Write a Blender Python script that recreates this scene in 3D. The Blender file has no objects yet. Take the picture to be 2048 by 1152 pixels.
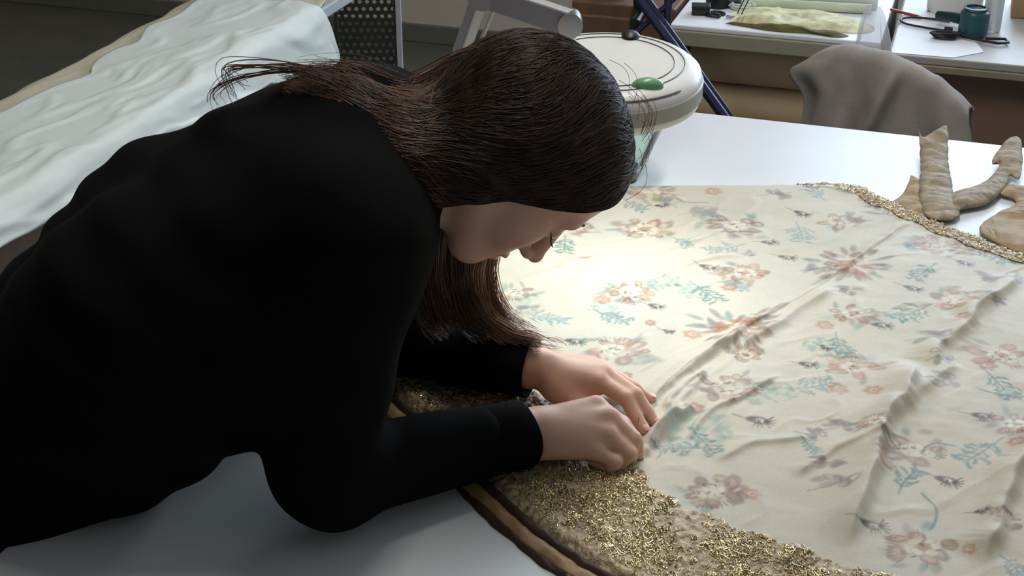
import bpy, bmesh, math, random
import numpy as np
from mathutils import Vector, Matrix

# ------------------------------------------------------------------ camera, light, exposure
sc = bpy.context.scene
TZ = 0.78                                   # work table height
YAW = math.radians(18.0)                    # the view heading is turned 18 degrees from the room axes
cam_d = bpy.data.cameras.new('camera')
cam_d.sensor_width = 36.0
cam_d.lens = 2813.0 / 2048.0 * 36.0
cam_d.clip_start = 0.05
cam = bpy.data.objects.new('camera', cam_d)
cam.location = (0, 0, TZ + 0.95)
cam.rotation_euler = (math.radians(90 - 27), 0, YAW)
sc.collection.objects.link(cam)
sc.camera = cam

world = bpy.data.worlds.new('world'); sc.world = world
world.use_nodes = True
world.node_tree.nodes['Background'].inputs[0].default_value = (0.55, 0.68, 0.9, 1)
world.node_tree.nodes['Background'].inputs[1].default_value = 0.6

def area_light(name, loc, rot, sx, sy, power, col, shape='RECTANGLE'):
    l = bpy.data.lights.new(name, 'AREA'); l.shape = shape
    l.size = sx; l.size_y = sy; l.energy = power; l.color = col
    o = bpy.data.objects.new(name, l); o.location = loc; o.rotation_euler = rot
    sc.collection.objects.link(o); return o
# daylight through the window in the back wall, and the ceiling tube fixture
area_light('window_daylight', (0.75, 5.17, 1.75), (math.radians(-90), 0, 0), 2.3, 1.4, 86, (0.68, 0.83, 1.0))
area_light('ceiling_tube_light', (-.4, 2.1, 2.83), (0, 0, 0), 0.25, 1.4, 25, (1.0, 0.95, 0.86))

vs = sc.view_settings
vs.view_transform = 'Standard'; vs.look = 'None'; vs.gamma = 1.0; vs.use_curve_mapping = False
vs.exposure = 0.0

rng = np.random.default_rng(7)
random.seed(7)

# ------------------------------------------------------------------ helpers
def srgb(r, g, b):
    f = lambda c: (c / 255 / 12.92) if c / 255 <= 0.04045 else ((c / 255 + 0.055) / 1.055) ** 2.4
    return (f(r), f(g), f(b))

MATS = {}
def mat(name, rgb, rough=0.6, metal=0.0, var=0.12, scale=20.0, bump=0.0, bscale=200.0, attr=None,
        trans=0.0, ior=1.45, sheen=0.0, stretch=(1, 1, 1), spec=0.5, emit=0.0, sss=0.0, alpha=1.0):
    if name in MATS: return MATS[name]
    m = bpy.data.materials.new(name); m.use_nodes = True
    nt = m.node_tree; b = nt.nodes['Principled BSDF']
    lin = srgb(*rgb)
    tc = nt.nodes.new('ShaderNodeTexCoord'); mp = nt.nodes.new('ShaderNodeMapping')
    mp.inputs['Scale'].default_value = stretch
    nt.links.new(tc.outputs['Object'], mp.inputs['Vector'])
    nz = nt.nodes.new('ShaderNodeTexNoise'); nz.inputs['Scale'].default_value = scale
    nz.inputs['Detail'].default_value = 5
    nt.links.new(mp.outputs[0], nz.inputs['Vector'])
    mr = nt.nodes.new('ShaderNodeMapRange')
    mr.inputs['From Min'].default_value = 0.3; mr.inputs['From Max'].default_value = 0.7
    mr.inputs['To Min'].default_value = 1 - var; mr.inputs['To Max'].default_value = 1 + var
    nt.links.new(nz.outputs['Fac'], mr.inputs['Value'])
    mx = nt.nodes.new('ShaderNodeMix'); mx.data_type = 'RGBA'; mx.blend_type = 'MULTIPLY'
    mx.inputs[0].default_value = 1.0
    if attr:
        a = nt.nodes.new('ShaderNodeAttribute'); a.attribute_name = attr
        nt.links.new(a.outputs['Color'], mx.inputs[6])
    else:
        mx.inputs[6].default_value = (*lin, 1)
    nt.links.new(mr.outputs[0], mx.inputs[7])
    nt.links.new(mx.outputs[2], b.inputs['Base Color'])
    b.inputs['Roughness'].default_value = rough
    b.inputs['Metallic'].default_value = metal
    b.inputs['IOR'].default_value = ior
    b.inputs['Specular IOR Level'].default_value = spec
    if trans: b.inputs['Transmission Weight'].default_value = trans
    if sheen: b.inputs['Sheen Weight'].default_value = sheen
    if alpha < 1: b.inputs['Alpha'].default_value = alpha
    if sss:
        b.inputs['Subsurface Weight'].default_value = sss
        b.inputs['Subsurface Radius'].default_value = (0.012, 0.005, 0.003)
        b.inputs['Subsurface Scale'].default_value = 0.5
    if emit:
        b.inputs['Emission Color'].default_value = (*lin, 1); b.inputs['Emission Strength'].default_value = emit
    if bump:
        bn = nt.nodes.new('ShaderNodeTexNoise'); bn.inputs['Scale'].default_value = bscale
        bn.inputs['Detail'].default_value = 4
        nt.links.new(mp.outputs[0], bn.inputs['Vector'])
        bp = nt.nodes.new('ShaderNodeBump'); bp.inputs['Strength'].default_value = bump
        bp.inputs['Distance'].default_value = 0.002
        nt.links.new(bn.outputs['Fac'], bp.inputs['Height'])
        nt.links.new(bp.outputs[0], b.inputs['Normal'])
    MATS[name] = m
    return m

def hw(r, f, z):
    """work-area frame (turned 18 degrees from the room axes) -> room coordinates"""
    c, s = math.cos(YAW), math.sin(YAW)
    return (r * c - f * s, r * s + f * c, z)

def thing(name, label, cat, loc=(0, 0, 0), rotz=0.0, group=None):
    o = bpy.data.objects.new(name, None); o.empty_display_size = 0.05
    o.location = loc; o.rotation_euler = (0, 0, rotz)
    sc.collection.objects.link(o)
    o['label'] = label; o['category'] = cat
    if group: o['group'] = group
    return o

def link_mesh(name, verts, faces, m, parent=None, smooth=True, label=None, kind=None, bevel=0.0):
    me = bpy.data.meshes.new(name)
    if isinstance(verts, np.ndarray) and isinstance(faces, np.ndarray):
        k = faces.shape[1]
        me.vertices.add(len(verts)); me.vertices.foreach_set('co', verts.astype(np.float32).ravel())
        me.loops.add(faces.size); me.loops.foreach_set('vertex_index', faces.astype(np.int32).ravel())
        me.polygons.add(len(faces)); me.polygons.foreach_set('loop_start', np.arange(0, faces.size, k, dtype=np.int32))
        me.update(calc_edges=True); me.validate()
    else:
        me.from_pydata([tuple(v) for v in verts], [], [tuple(f) for f in faces]); me.update()
    if smooth: me.polygons.foreach_set('use_smooth', np.ones(len(me.polygons), dtype=bool))
    o = bpy.data.objects.new(name, me); sc.collection.objects.link(o)
    if m: me.materials.append(m)
    if parent: o.parent = parent
    if label: o['label'] = label
    if kind: o['kind'] = kind
    if bevel:
        b = o.modifiers.new('bevel', 'BEVEL'); b.width = bevel; b.segments = 2; b.limit_method = 'ANGLE'
    return o

class MB:
    def __init__(self): self.v = []; self.f = []
    def box(self, x0, x1, y0, y1, z0, z1):
        n = len(self.v)
        self.v += [(x, y, z) for z in (z0, z1) for x, y in ((x0, y0), (x1, y0), (x1, y1), (x0, y1))]
        self.f += [tuple(n + i for i in q) for q in ((3, 2, 1, 0), (4, 5, 6, 7), (0, 1, 5, 4), (1, 2, 6, 5), (2, 3, 7, 6), (3, 0, 4, 7))]
        return self
    def tube(self, pts, rad, n=8, cap=True, flat=1.0):
        pts = [Vector(p) for p in pts]
        if not hasattr(rad, '__len__'): rad = [rad] * len(pts)
        base = len(self.v); up = None
        for i, p in enumerate(pts):
            t = (pts[min(i + 1, len(pts) - 1)] - pts[max(i - 1, 0)])
            t = t.normalized() if t.length > 1e-9 else Vector((0, 0, 1))
            if up is None:
                up = Vector((0, 0, 1)) if abs(t.z) < 0.9 else Vector((1, 0, 0))
            s = t.cross(up)
            if s.length < 1e-6: s = t.cross(Vector((1, 0.3, 0)))
            s.normalize(); up = s.cross(t).normalized()
            for k in range(n):
                a = 2 * math.pi * k / n
                q = p + s * (math.cos(a) * rad[i]) + up * (math.sin(a) * rad[i] * flat)
                self.v.append(tuple(q))
        for i in range(len(pts) - 1):
            for k in range(n):
                a = base + i * n + k; b = base + i * n + (k + 1) % n
                self.f.append((a, b, b + n, a + n))
        if cap:
            self.f.append(tuple(base + k for k in reversed(range(n))))
            e = base + (len(pts) - 1) * n
            self.f.append(tuple(e + k for k in range(n)))
        return self
    def lathe(self, prof, c=(0, 0, 0), n=32, close=False):
        base = len(self.v); m = len(prof)
        for r, z in prof:
            for k in range(n):
                a = 2 * math.pi * k / n
                self.v.append((c[0] + r * math.cos(a), c[1] + r * math.sin(a), c[2] + z))
        rngi = range(m) if close else range(m - 1)
        for i in rngi:
            j = (i + 1) % m
            for k in range(n):
                a = base + i * n; b = base + j * n; k2 = (k + 1) % n
                self.f.append((a + k, a + k2, b + k2, b + k))
        if not close:
            if prof[0][0] > 1e-6: self.f.append(tuple(base + k for k in reversed(range(n))))
            if prof[-1][0] > 1e-6: self.f.append(tuple(base + (m - 1) * n + k for k in range(n)))
        return self
    def sphere(self, c, r, n=12, m=8):
        rr = r if hasattr(r, '__len__') else (r, r, r); base = len(self.v)
        for i in range(m + 1):
            th = math.pi * i / m
            for k in range(n):
                a = 2 * math.pi * k / n
                self.v.append((c[0] + rr[0] * math.sin(th) * math.cos(a), c[1] + rr[1] * math.sin(th) * math.sin(a), c[2] + rr[2] * math.cos(th)))
        for i in range(m):
            for k in range(n):
                a = base + i * n + k; b = base + i * n + (k + 1) % n
                self.f.append((a, a + n, b + n, b))
        return self
    def prism(self, poly, z0, z1):
        n = len(self.v); k = len(poly)
        self.v += [(p[0], p[1], z0) for p in poly] + [(p[0], p[1], z1) for p in poly]
        self.f.append(tuple(n + i for i in reversed(range(k)))); self.f.append(tuple(n + k + i for i in range(k)))
        for i in range(k):
            j = (i + 1) % k; self.f.append((n + i, n + j, n + k + j, n + k + i))
        return self
    def build(self, name, m, parent=None, smooth=False, bevel=0.0, **kw):
        o = link_mesh(name, self.v, self.f, m, parent, smooth=smooth, bevel=bevel, **kw)
        if smooth and len(o.data.polygons) < 20000:
            o.data.set_sharp_from_angle(angle=math.radians(40))
        return o

def tag(o, label, cat, group=None):
    o['label'] = label; o['category'] = cat
    if group: o['group'] = group
    return o

def catmull(pts, n=8):
    P = [np.array(p, float) for p in pts]; P = [2 * P[0] - P[1]] + P + [2 * P[-1] - P[-2]]
    out = []
    for i in range(1, len(P) - 2):
        for t in np.linspace(0, 1, n, endpoint=False):
            a, b, c, d = P[i - 1], P[i], P[i + 1], P[i + 2]
            out.append(0.5 * (2 * b + (c - a) * t + (2 * a - 5 * b + 4 * c - d) * t * t + (3 * b - a - 3 * c + d) * t ** 3))
    out.append(P[-2]); return np.array(out)

_NOISE = {}
def value_noise(x, y, seed=0):
    """smooth 2-D lattice noise in -1..1 on arrays"""
    x = np.asarray(x, np.float32); y = np.asarray(y, np.float32)
    if seed not in _NOISE: _NOISE[seed] = np.random.default_rng(seed).uniform(-1, 1, (256, 256)).astype(np.float32)
    g = _NOISE[seed]
    xi = np.floor(x).astype(int); yi = np.floor(y).astype(int)
    tx = x - xi; ty = y - yi
    tx = tx * tx * (3 - 2 * tx); ty = ty * ty * (3 - 2 * ty)
    a = g[xi & 255, yi & 255]; b = g[(xi + 1) & 255, yi & 255]
    c = g[xi & 255, (yi + 1) & 255]; d = g[(xi + 1) & 255, (yi + 1) & 255]
    return (a * (1 - tx) + b * tx) * (1 - ty) + (c * (1 - tx) + d * tx) * ty
def fbm(x, y, seed=0, o=4):
    s = 0; a = 1.0
    for i in range(o):
        s = s + a * value_noise(x * 2 ** i + 17.3 * i, y * 2 ** i - 9.1 * i, seed + i); a *= 0.5
    return s

# ------------------------------------------------------------------ room shell
def struct(name, mb, m, bevel=0.0):
    o = mb.build(name, m, bevel=bevel); o['kind'] = 'structure'; return o
RX0, RX1, RY0, RY1, RZ = -4.2, 3.2, -2.4, 5.25, 2.9
m_wall = mat('wall_paint', (224, 214, 201), 0.9, var=0.05, scale=3, bump=0.1)
m_floor = mat('floor_lino', (102, 101, 93), 0.55, var=0.12, scale=6, bump=0.05)
m_white = mat('white_paint', (225, 224, 220), 0.5, var=0.04)
struct('floor', MB().box(RX0 - .2, RX1 + .2, RY0 - .2, RY1 + .2, -0.1, 0), m_floor)
struct('ceiling', MB().box(RX0 - .2, RX1 + .2, RY0 - .2, RY1 + .2, RZ, RZ + 0.1), m_white)
WX0, WX1, WZ0, WZ1 = -0.45, 1.95, 1.0, 2.5
wb = MB().box(RX0 - .2, WX0, RY1, RY1 + .2, 0, RZ).box(WX1, RX1 + .2, RY1, RY1 + .2, 0, RZ)
wb.box(WX0, WX1, RY1, RY1 + .2, 0, WZ0).box(WX0, WX1, RY1, RY1 + .2, WZ1, RZ)
struct('wall_back', wb, m_wall)
struct('wall_left', MB().box(RX0 - .2, RX0, RY0, RY1, 0, RZ), m_wall)
struct('wall_right', MB().box(RX1, RX1 + .2, RY0, RY1, 0, RZ), m_wall)
struct('wall_front', MB().box(RX0 - .2, RX1 + .2, RY0 - .2, RY0, 0, RZ), m_wall)
struct('baseboard_back', MB().box(RX0, RX1, RY1 - 0.02, RY1, 0, 0.075), mat('baseboard_paint', (120, 119, 110), 0.5, var=0.05), bevel=0.004)
win = struct('window_1', MB().box(WX0, WX1, RY1 + .1, RY1 + .106, WZ0, WZ1), mat('window_glass', (235, 242, 245), 0.02, trans=1.0, var=0.0))
for a, b, c, d in ((WX0, WX0 + .06, WZ0, WZ1), (WX1 - .06, WX1, WZ0, WZ1), (.72, .78, WZ0, WZ1), (WX0, WX1, WZ0, WZ0 + .06), (WX0, WX1, WZ1 - .06, WZ1)):
    MB().box(a, b, RY1 + .07, RY1 + .13, c, d).build('window_frame', m_white, win, bevel=0.004)
# ------------------------------------------------------------------ furniture
m_lam = mat('white_laminate', (214, 217, 222), 0.4, var=0.02, scale=8)
m_edge = mat('dark_edge_band', (52, 48, 50), 0.5)
m_grey = mat('grey_metal', (120, 122, 124), 0.4, metal=0.7)
t = thing('work_table', 'large white laminate work table the robe is spread on', 'table', (0.4, 1.53, 0))
MB().box(-1.31, 1.35, -1.08, 1.082, TZ - .028, TZ).build('tabletop', m_lam, t, bevel=0.003)
MB().box(-1.315, 1.355, -1.085, 1.088, TZ - .032, TZ - .004).build('edge_band', m_edge, t, bevel=0.002)
for sx in (-1.22, 1.26):
    for sy in (-1.0, 1.0):
        MB().box(sx - .03, sx + .03, sy - .03, sy + .03, 0, TZ - .032).build('leg', m_grey, t, bevel=0.004)
for sy in (-1.0, 1.0):
    MB().box(-1.19, 1.23, sy - .02, sy + .02, TZ - .10, TZ - .032).build('rail', m_grey, t, bevel=0.003)

# narrow bench on the left with tissue paper laid over it
m_brown = mat('bench_wood', (112, 92, 76), 0.6, var=0.2, scale=6, stretch=(1, .2, 1))
m_pale = mat('pale_board', (178, 186, 190), 0.5, var=0.03)
bz = TZ - .004
t = thing('narrow_bench', 'long narrow bench of pale board and brown wood under tissue paper', 'bench', (-1.65, 2.3, 0))
MB().box(-.16, .165, -1.3, 1.06, bz - .03, bz).build('top_board', m_pale, t, bevel=0.004)
MB().box(.10, .125, -1.25, .50, .12, bz - .03).build('side_panel', m_brown, t, bevel=0.004)
MB().box(-.125, -.10, -1.25, .50, .12, bz - .03).build('side_panel', m_brown, t, bevel=0.004)
for sy in (-1.2, .45):
    for sx in (-.10, .10):
        MB().box(sx - .025, sx + .025, sy - .03, sy + .03, 0, .13).build('leg', m_brown, t, bevel=0.003)

m_tissue = mat('white_tissue', (222, 227, 222), 0.75, var=0.03, scale=9, bump=0.25, bscale=60)
m_cream = mat('cream_tissue', (206, 198, 176), 0.75, var=0.05, scale=9, bump=0.25, bscale=60)
def paper_sheet(name, m, y0, y1, over, left, seed, z0, amp, label, endflap=0.0):
    """sheet laid along the bench: flat on the board, rolling over the front edge and hanging down"""
    ny, nt = 150, 70
    ys = np.linspace(y0, y1, ny); V = np.zeros((ny, nt, 3))
    for i, y in enumerate(ys):
        hang = over + 0.035 * fbm(np.array([y * 3.1]), np.array([seed * 1.7]), seed, 3)[0]
        if over > .05: hang += 0.09 * min(max((y - (y1 - .42)) / .2, 0), 1)
        lf = left + 0.05 * fbm(np.array([y * 4.3]), np.array([seed * 2.3 + 5]), seed + 3, 3)[0]
        EX = .176; flat = EX + lf; L = flat + hang
        for j, tt in enumerate(np.linspace(0, 1, nt)):
            q = tt * L; rr = 0.022
            if q < flat - rr: x = -lf + q; z = 0.0
            elif q < flat + rr * .57:
                a = (q - flat + rr) / rr; x = EX - rr + rr * math.sin(a); z = -rr + rr * math.cos(a)
            else:
                x = EX + 0.10 * (q - flat) * (.6 + .5 * math.sin(y * 7 + seed)); z = -rr - (q - flat - rr * .57)
            if x < -.15: z -= 0.5 * (-.15 - x) ** 1.0 * .6
            V[i, j] = (x, y, z0 + z)
    g1, g2 = np.meshgrid(np.arange(ny), np.arange(nt), indexing='ij')
    X, Y, Z = V[..., 0], V[..., 1], V[..., 2]
    A = np.linspace(0, 1, nt)[None, :] * 0.5
    cr = 1 - np.clip(np.abs(fbm(Y * 3.2 + A * 5, A * 9 - Y * 2.5, seed, 3)) * 2.2, 0, 1)
    cr2 = fbm(Y * 2.2 + 1, A * 5 + seed, seed + 9, 2)
    hz = np.clip((X + .2) / .3, .45, 1)
    V[..., 2] += amp * hz * np.maximum(cr * .8 + cr2 * .6 + .45, 0)
    V[..., 0] += np.clip((z0 - Z) / .03, 0, 1) * amp * np.maximum(cr2 * 1.2 + cr * .9 + .5, 0)
    if endflap:
        tt = np.clip((ys - (y1 - endflap)) / endflap, 0, 1)[:, None]
        V[..., 2] -= tt ** 1.3 * endflap * .9; V[..., 1] -= tt * endflap * .45
    idx = (g1 * nt + g2)
    F = np.stack([idx[:-1, :-1], idx[:-1, 1:], idx[1:, 1:], idx[1:, :-1]], -1).reshape(-1, 4)
    W = V.reshape(-1, 3) + np.array([-1.65, 0, 0])
    o = link_mesh(name, W, F, m)
    s = o.modifiers.new('solid', 'SOLIDIFY'); s.thickness = 0.0012; s.offset = 1
    return tag(o, label, 'paper')
paper_sheet('tissue_paper', m_cream, 1.02, 3.14, -0.03, 0.19, 3, TZ + .0005, .004, 'cream tissue sheet showing its ragged edge under the white sheet')
paper_sheet('tissue_paper', m_tissue, 1.0, 3.16, 0.075, 0.11, 11, TZ + .009, .008, 'crumpled white tissue paper hanging over the front of the narrow bench', endflap=.11)

# perforated metal screen with its white post
m_perf = mat('perforated_steel', (66, 70, 66), 0.45, metal=0.3)
pc = hw(-.455, 4.25, 0)
t = thing('perforated_screen', 'dark grey perforated metal screen with white upright behind the woman', 'screen', pc, YAW)
cell, nc, nr = 0.0225, 8, 34
mb = MB(); z00 = .18
seen = {}
for j in range(nr):
    for i in range(nc):
        x0 = -.092 + i * cell + (cell * .5 if j % 2 else 0); z0 = z00 + j * cell
        cx, cz = x0 + cell / 2, z0 + cell / 2; n0 = len(mb.v); hr = .0066
        for yy in (0.0, .0015):
            mb.v += [(x0, yy, z0), (cx, yy, z0), (x0 + cell, yy, z0), (x0 + cell, yy, cz), (x0 + cell, yy, z0 + cell), (cx, yy, z0 + cell), (x0, yy, z0 + cell), (x0, yy, cz)]
            mb.v += [(cx + hr * math.cos(math.radians(225 + 45 * k)), yy, cz + hr * math.sin(math.radians(225 + 45 * k))) for k in range(8)]
        for k in range(8):
            k2 = (k + 1) % 8
            mb.f.append((n0 + k, n0 + k2, n0 + 8 + k2, n0 + 8 + k))
            mb.f.append((n0 + 16 + k2, n0 + 16 + k, n0 + 24 + k, n0 + 24 + k2))
            mb.f.append((n0 + 8 + k, n0 + 8 + k2, n0 + 24 + k2, n0 + 24 + k))
mb.box(-.0945, -.0925, -.001, .003, z00, z00 + nr * cell)
mb.box(.0885, .099, -.001, .003, z00, z00 + nr * cell)
mb.build('perforated_panel', m_perf, t)
MB().box(.096, .113, -.008, .012, 0, 1.5).build('upright', mat('upright_white', (196, 198, 204), 0.45), t, bevel=0.002)
MB().box(-.095, -.085, -.008, .012, 0, 1.5).build('upright', m_perf, t, bevel=0.002)
MB().box(-.095, .108, -.15, .15, 0, .02).build('foot', m_perf, t, bevel=0.003)

# brown cabinet with a pale tub
m_cab = mat('cabinet_wood', (108, 82, 64), 0.55, var=0.25, scale=5, stretch=(3, 1, .3))
t = thing('wooden_cabinet', 'brown wooden cabinet standing left of the cluttered bench', 'cabinet', (-.815, 3.62, 0))
MB().box(-.135, .135, -.2, .2, .06, .75).build('body', m_cab, t, bevel=0.004)
dr = MB().box(-.125, .125, -.216, -.2, .09, .72).build('door', m_cab, t, bevel=0.004)
MB().tube([(.10, -.218, .40), (.10, -.235, .41), (.10, -.235, .49), (.10, -.218, .50)], .005, 8).build('handle', m_grey, dr, smooth=True)
MB().box(-.13, .13, -.17, .19, 0, .06).build('plinth', m_edge, t)
t = thing('plastic_tub', 'pale grey plastic tub on top of the brown cabinet', 'tub', (-.87, 3.50, .75))
m_tub = mat('tub_plastic', (196, 198, 186), 0.45, var=0.03)
MB().lathe([(.0, 0), (.04, 0), (.052, .008), (.062, .03), (.066, .12), (.071, .125), (.071, .13), (.063, .13), (.058, .03), (.045, .012), (0, .012)], n=28).build('bowl', m_tub, t, smooth=True)
MB().lathe([(.066, .112), (.0735, .116), (.0735, .122), (.066, .126)], n=28, close=True).build('rim', m_tub, t, smooth=True)

# navy folding stand of crossed tubes
m_navy = mat('navy_tube', (44, 42, 72), 0.35, metal=0.2)
base = np.array(hw(.36, 2.92, 0))
t = thing('folding_stand', 'navy metal folding stand with crossed tube legs behind the lamp', 'stand', tuple(base), YAW)
def st(r, f, z): return (r - .36, f - 2.92, z)
def ext(a, b, za, zb):
    a = np.array(a); b = np.array(b); d = (b - a) / (b[2] - a[2]); return tuple(a + d * (za - a[2])), tuple(a + d * (zb - a[2]))
p, q = ext(st(.273, 2.95, .916), st(.445, 2.86, .70), 1.2, .012)
MB().tube([p, q], .011, 10).build('leg', m_navy, t, smooth=True)
p, q = ext(st(.290, 2.95, .916), st(.458, 2.88, .70), 1.2, .012)
MB().tube([p, q], .007, 10).build('brace_tube', m_navy, t, smooth=True)
p, q = ext(st(.342, 2.95, .916), st(.232, 2.95, .81), 1.2, .012)
MB().tube([p, q], .006, 10).build('leg', m_navy, t, smooth=True)
MB().tube([st(.334, 2.95, 1.2), st(.331, 2.95, .0)], .009, 10).build('upright', m_navy, t, smooth=True)
MB().tube([st(.05, 2.95, 1.2), st(.345, 2.95, 1.2)], .009, 10).build('top_rail', m_navy, t, smooth=True)

# small dark desk lamp clamp on the cabinet side
t = thing('clamp_tool', 'dark green spring clamp gripping the brown cabinet top', 'clamp', (-.765, 3.40, .745))
m_dkgreen = mat('dark_green_plastic', (26, 40, 38), 0.4)
MB().tube([(0, .03, .005), (0, -.02, .02), (0, -.03, .06), (.004, -.03, .10)], [.010, .014, .016, .010], 10).build('jaw', m_dkgreen, t, smooth=True)
MB().tube([(0, .03, -.005), (-.005, -.03, -.02), (-.012, -.035, -.07)], [.010, .015, .010], 10).build('jaw', m_dkgreen, t, smooth=True)
MB().sphere((0.004, -.036, .045), (.010, .008, .018), 12, 8).build('thumb_screw', mat('blue_steel', (120, 140, 160), .3, metal=.6), t, smooth=True)

# cluttered bench at the back with cardboard rolls stored beneath
m_top = mat('bench_top_paint', (228, 230, 236), 0.45, var=0.04)
m_olive = mat('olive_edge', (156, 152, 134), 0.55, var=0.06)
t = thing('storage_bench', 'low white-topped bench by the window with rolls stored beneath', 'bench', (-.43, 3.66, 0))
MB().box(-.235, .265, -.37, .36, .738, .75).build('top', m_top, t, bevel=0.003)
MB().box(-.235, .265, -.375, .35, .700, .7375).build('apron', m_olive, t, bevel=0.003)
MB().box(-.235, -.215, -.35, .34, 0, .70).build('end_panel', m_olive, t, bevel=0.003)
MB().box(.235, .265, -.35, .34, 0, .70).build('end_panel', m_olive, t, bevel=0.003)
MB().box(-.215, .235, .32, .34, .05, .70).build('back_panel', m_cab, t)
MB().box(-.215, .235, -.33, .32, .44, .4585).build('shelf', m_cab, t, bevel=.003)
m_card = mat('cardboard_tube', (212, 186, 150), 0.6, var=0.1, scale=12, stretch=(.2, 1, 1))
for k, (z, lab) in enumerate(((.575, 'thick brown cardboard roll, uppermost under the back bench'), (.459, 'thick brown cardboard roll, second from top under the back bench'))):
    t = thing('cardboard_roll', lab, 'roll', (-.42, 3.42, z), group='cardboard rolls under the bench')
    mb = MB(); n = 28
    for x in (-.208, .208):
        for rr in (.057, .047):
            mb.v += [(x, rr * math.cos(2 * math.pi * i / n), .058 + rr * math.sin(2 * math.pi * i / n)) for i in range(n)]
    for i in range(n):
        j = (i + 1) % n
        mb.f += [(i, j, 2 * n + j, 2 * n + i), (n + j, n + i, 3 * n + i, 3 * n + j), (j, i, n + i, n + j), (2 * n + i, 2 * n + j, 3 * n + j, 3 * n + i)]
    mb.build('tube', m_card, t, smooth=True)
# things lying on the bench
def blob_sheet(name, pts, z, th, m, label, cat, seed, amp=.006, loc=None):
    """thick folded cloth with a wavy outline"""
    P = catmull(pts + [pts[0]], 7)[:-1]; c = P.mean(0); k = len(P); rings = 9
    V = []; 
    for ri in range(rings + 1):
        tt = 1 - ri / rings
        for p in P:
            q = c + (p - c) * tt
            hh = th * (1 - tt ** 6) + amp * fbm(np.array([q[0] * 25]), np.array([q[1] * 25]), seed, 3)[0] * (1 - tt ** 4) + .0005
            V.append((q[0], q[1], z + max(hh, .0005)))
    nb = len(V); V += [(p[0], p[1], z) for p in P]
    F = []
    for ri in range(rings):
        for i in range(k):
            j = (i + 1) % k; F.append((ri * k + i, ri * k + j, (ri + 1) * k + j, (ri + 1) * k + i))
    F += [(nb + (i + 1) % k, nb + i) + (i, (i + 1) % k) for i in range(k)]
    F.append(tuple(nb + i for i in reversed(range(k))))
    o = link_mesh(name, V, F, m); return tag(o, label, cat) if label else o
m_yell = mat('yellow_brocade', (206, 200, 160), 0.7, var=0.3, scale=40, bump=.4)
blob_sheet('folded_textile', [(-.53, 3.345), (-.44, 3.33), (-.33, 3.335), (-.205, 3.36), (-.20, 3.43), (-.30, 3.475), (-.42, 3.48), (-.53, 3.45)], .7505, .018, m_yell, 'folded pale yellow brocade piece on the back bench', 'textile', 5)
blob_sheet('folded_textile', [(-.54, 3.335), (-.42, 3.305), (-.33, 3.312), (-.27, 3.30), (-.25, 3.327), (-.4, 3.328), (-.5, 3.33)], .7505, .010, mat('olive_cloth', (96, 92, 48), .8, var=.3, scale=30), 'olive green cloth strip along the front of the yellow brocade', 'textile', 8)
t = thing('paper_roll', 'white paper roll lying at the back of the window bench', 'roll', (-.36, 3.56, .7505))
MB().tube([(-.17, -.02, .024), (.16, .02, .024)], .024, 20).build('roll', m_tissue, t, smooth=True)
MB().tube([(-.172, -.0202, .024), (-.168, -.0198, .024)], .010, 12).build('core', m_card, t, smooth=True)
t = thing('paper_roll', 'thin greenish paper roll in front of the white paper roll', 'roll', (-.36, 3.515, .7505))
MB().tube([(-.16, -.02, .012), (.15, .015, .012)], .012, 16).build('roll', mat('green_paper', (196, 206, 182), .7), t, smooth=True)
MB().tube([(-.162, -.0202, .012), (-.158, -.0198, .012)], .006, 12).build('core', m_card, t, smooth=True)
m_black = mat('black_plastic', (26, 26, 30), 0.4, var=.1)
t = thing('black_box', 'small dark box at the left end of the back bench', 'box', (-.612, 3.40, .7505), .2)
MB().box(-.022, .022, -.018, .018, 0, .016).build('base', m_black, t, bevel=.002)
MB().box(-.023, .023, -.019, .019, .0165, .024).build('lid', m_black, t, bevel=.002)
t = thing('tape_holder', 'black tape dispenser behind the small dark box', 'tool', (-.585, 3.48, .7505))
MB().lathe([(.012, 0), (.03, 0), (.03, .03), (.012, .03)], n=24, close=True).build('spool', m_black, t, smooth=True)
MB().box(.022, .06, -.012, .012, 0, .02).build('cutter', m_black, t, bevel=.002)
t = thing('scissors', 'pair of scissors with dark handles beside the yellow brocade', 'scissors', (-.545, 3.385, .7505), -.3)
m_steel = mat('steel', (170, 174, 178), .25, metal=1.0)
for s in (-1, 1):
    MB().prism([(.0, .004 * s), (.075, .001 * s), (0, -.004 * s)], .002 if s > 0 else .0045, .004 if s > 0 else .0065).build('blade', m_steel, t)
    c = (-.03, .013 * s, .004)
    MB().tube([(c[0] + .018 * math.cos(a), c[1] + .011 * math.sin(a), c[2]) for a in np.linspace(0, 2 * math.pi, 15)], .003, 6).build('handle', m_black, t, smooth=True)
t = thing('thread_hank', 'white thread hank lying on dark tools on the back bench', 'thread', (-.52, 3.47, .7505))
for k in range(7):
    MB().tube([(.03 * math.cos(a) + random.uniform(-.004, .004), .014 * math.sin(a) + random.uniform(-.004, .004), .004 + .002 * k) for a in np.linspace(0, 2 * math.pi, 17)], .0025, 5).build('loop', m_tissue, t, smooth=True)
t = thing('wire_tool', 'thin dark wire leaning across the yellow brocade', 'wire', (-.50, 3.35, .7505))
MB().tube([(-.01, -.02, .03), (.0, .02, .06), (.012, .05, .12)], .0016, 6).build('wire', m_black, t, smooth=True)
MB().tube([(.0, -.02, .028), (.01, .02, .058), (.022, .05, .12)], .0016, 6).build('wire', m_black, t, smooth=True)

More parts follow.
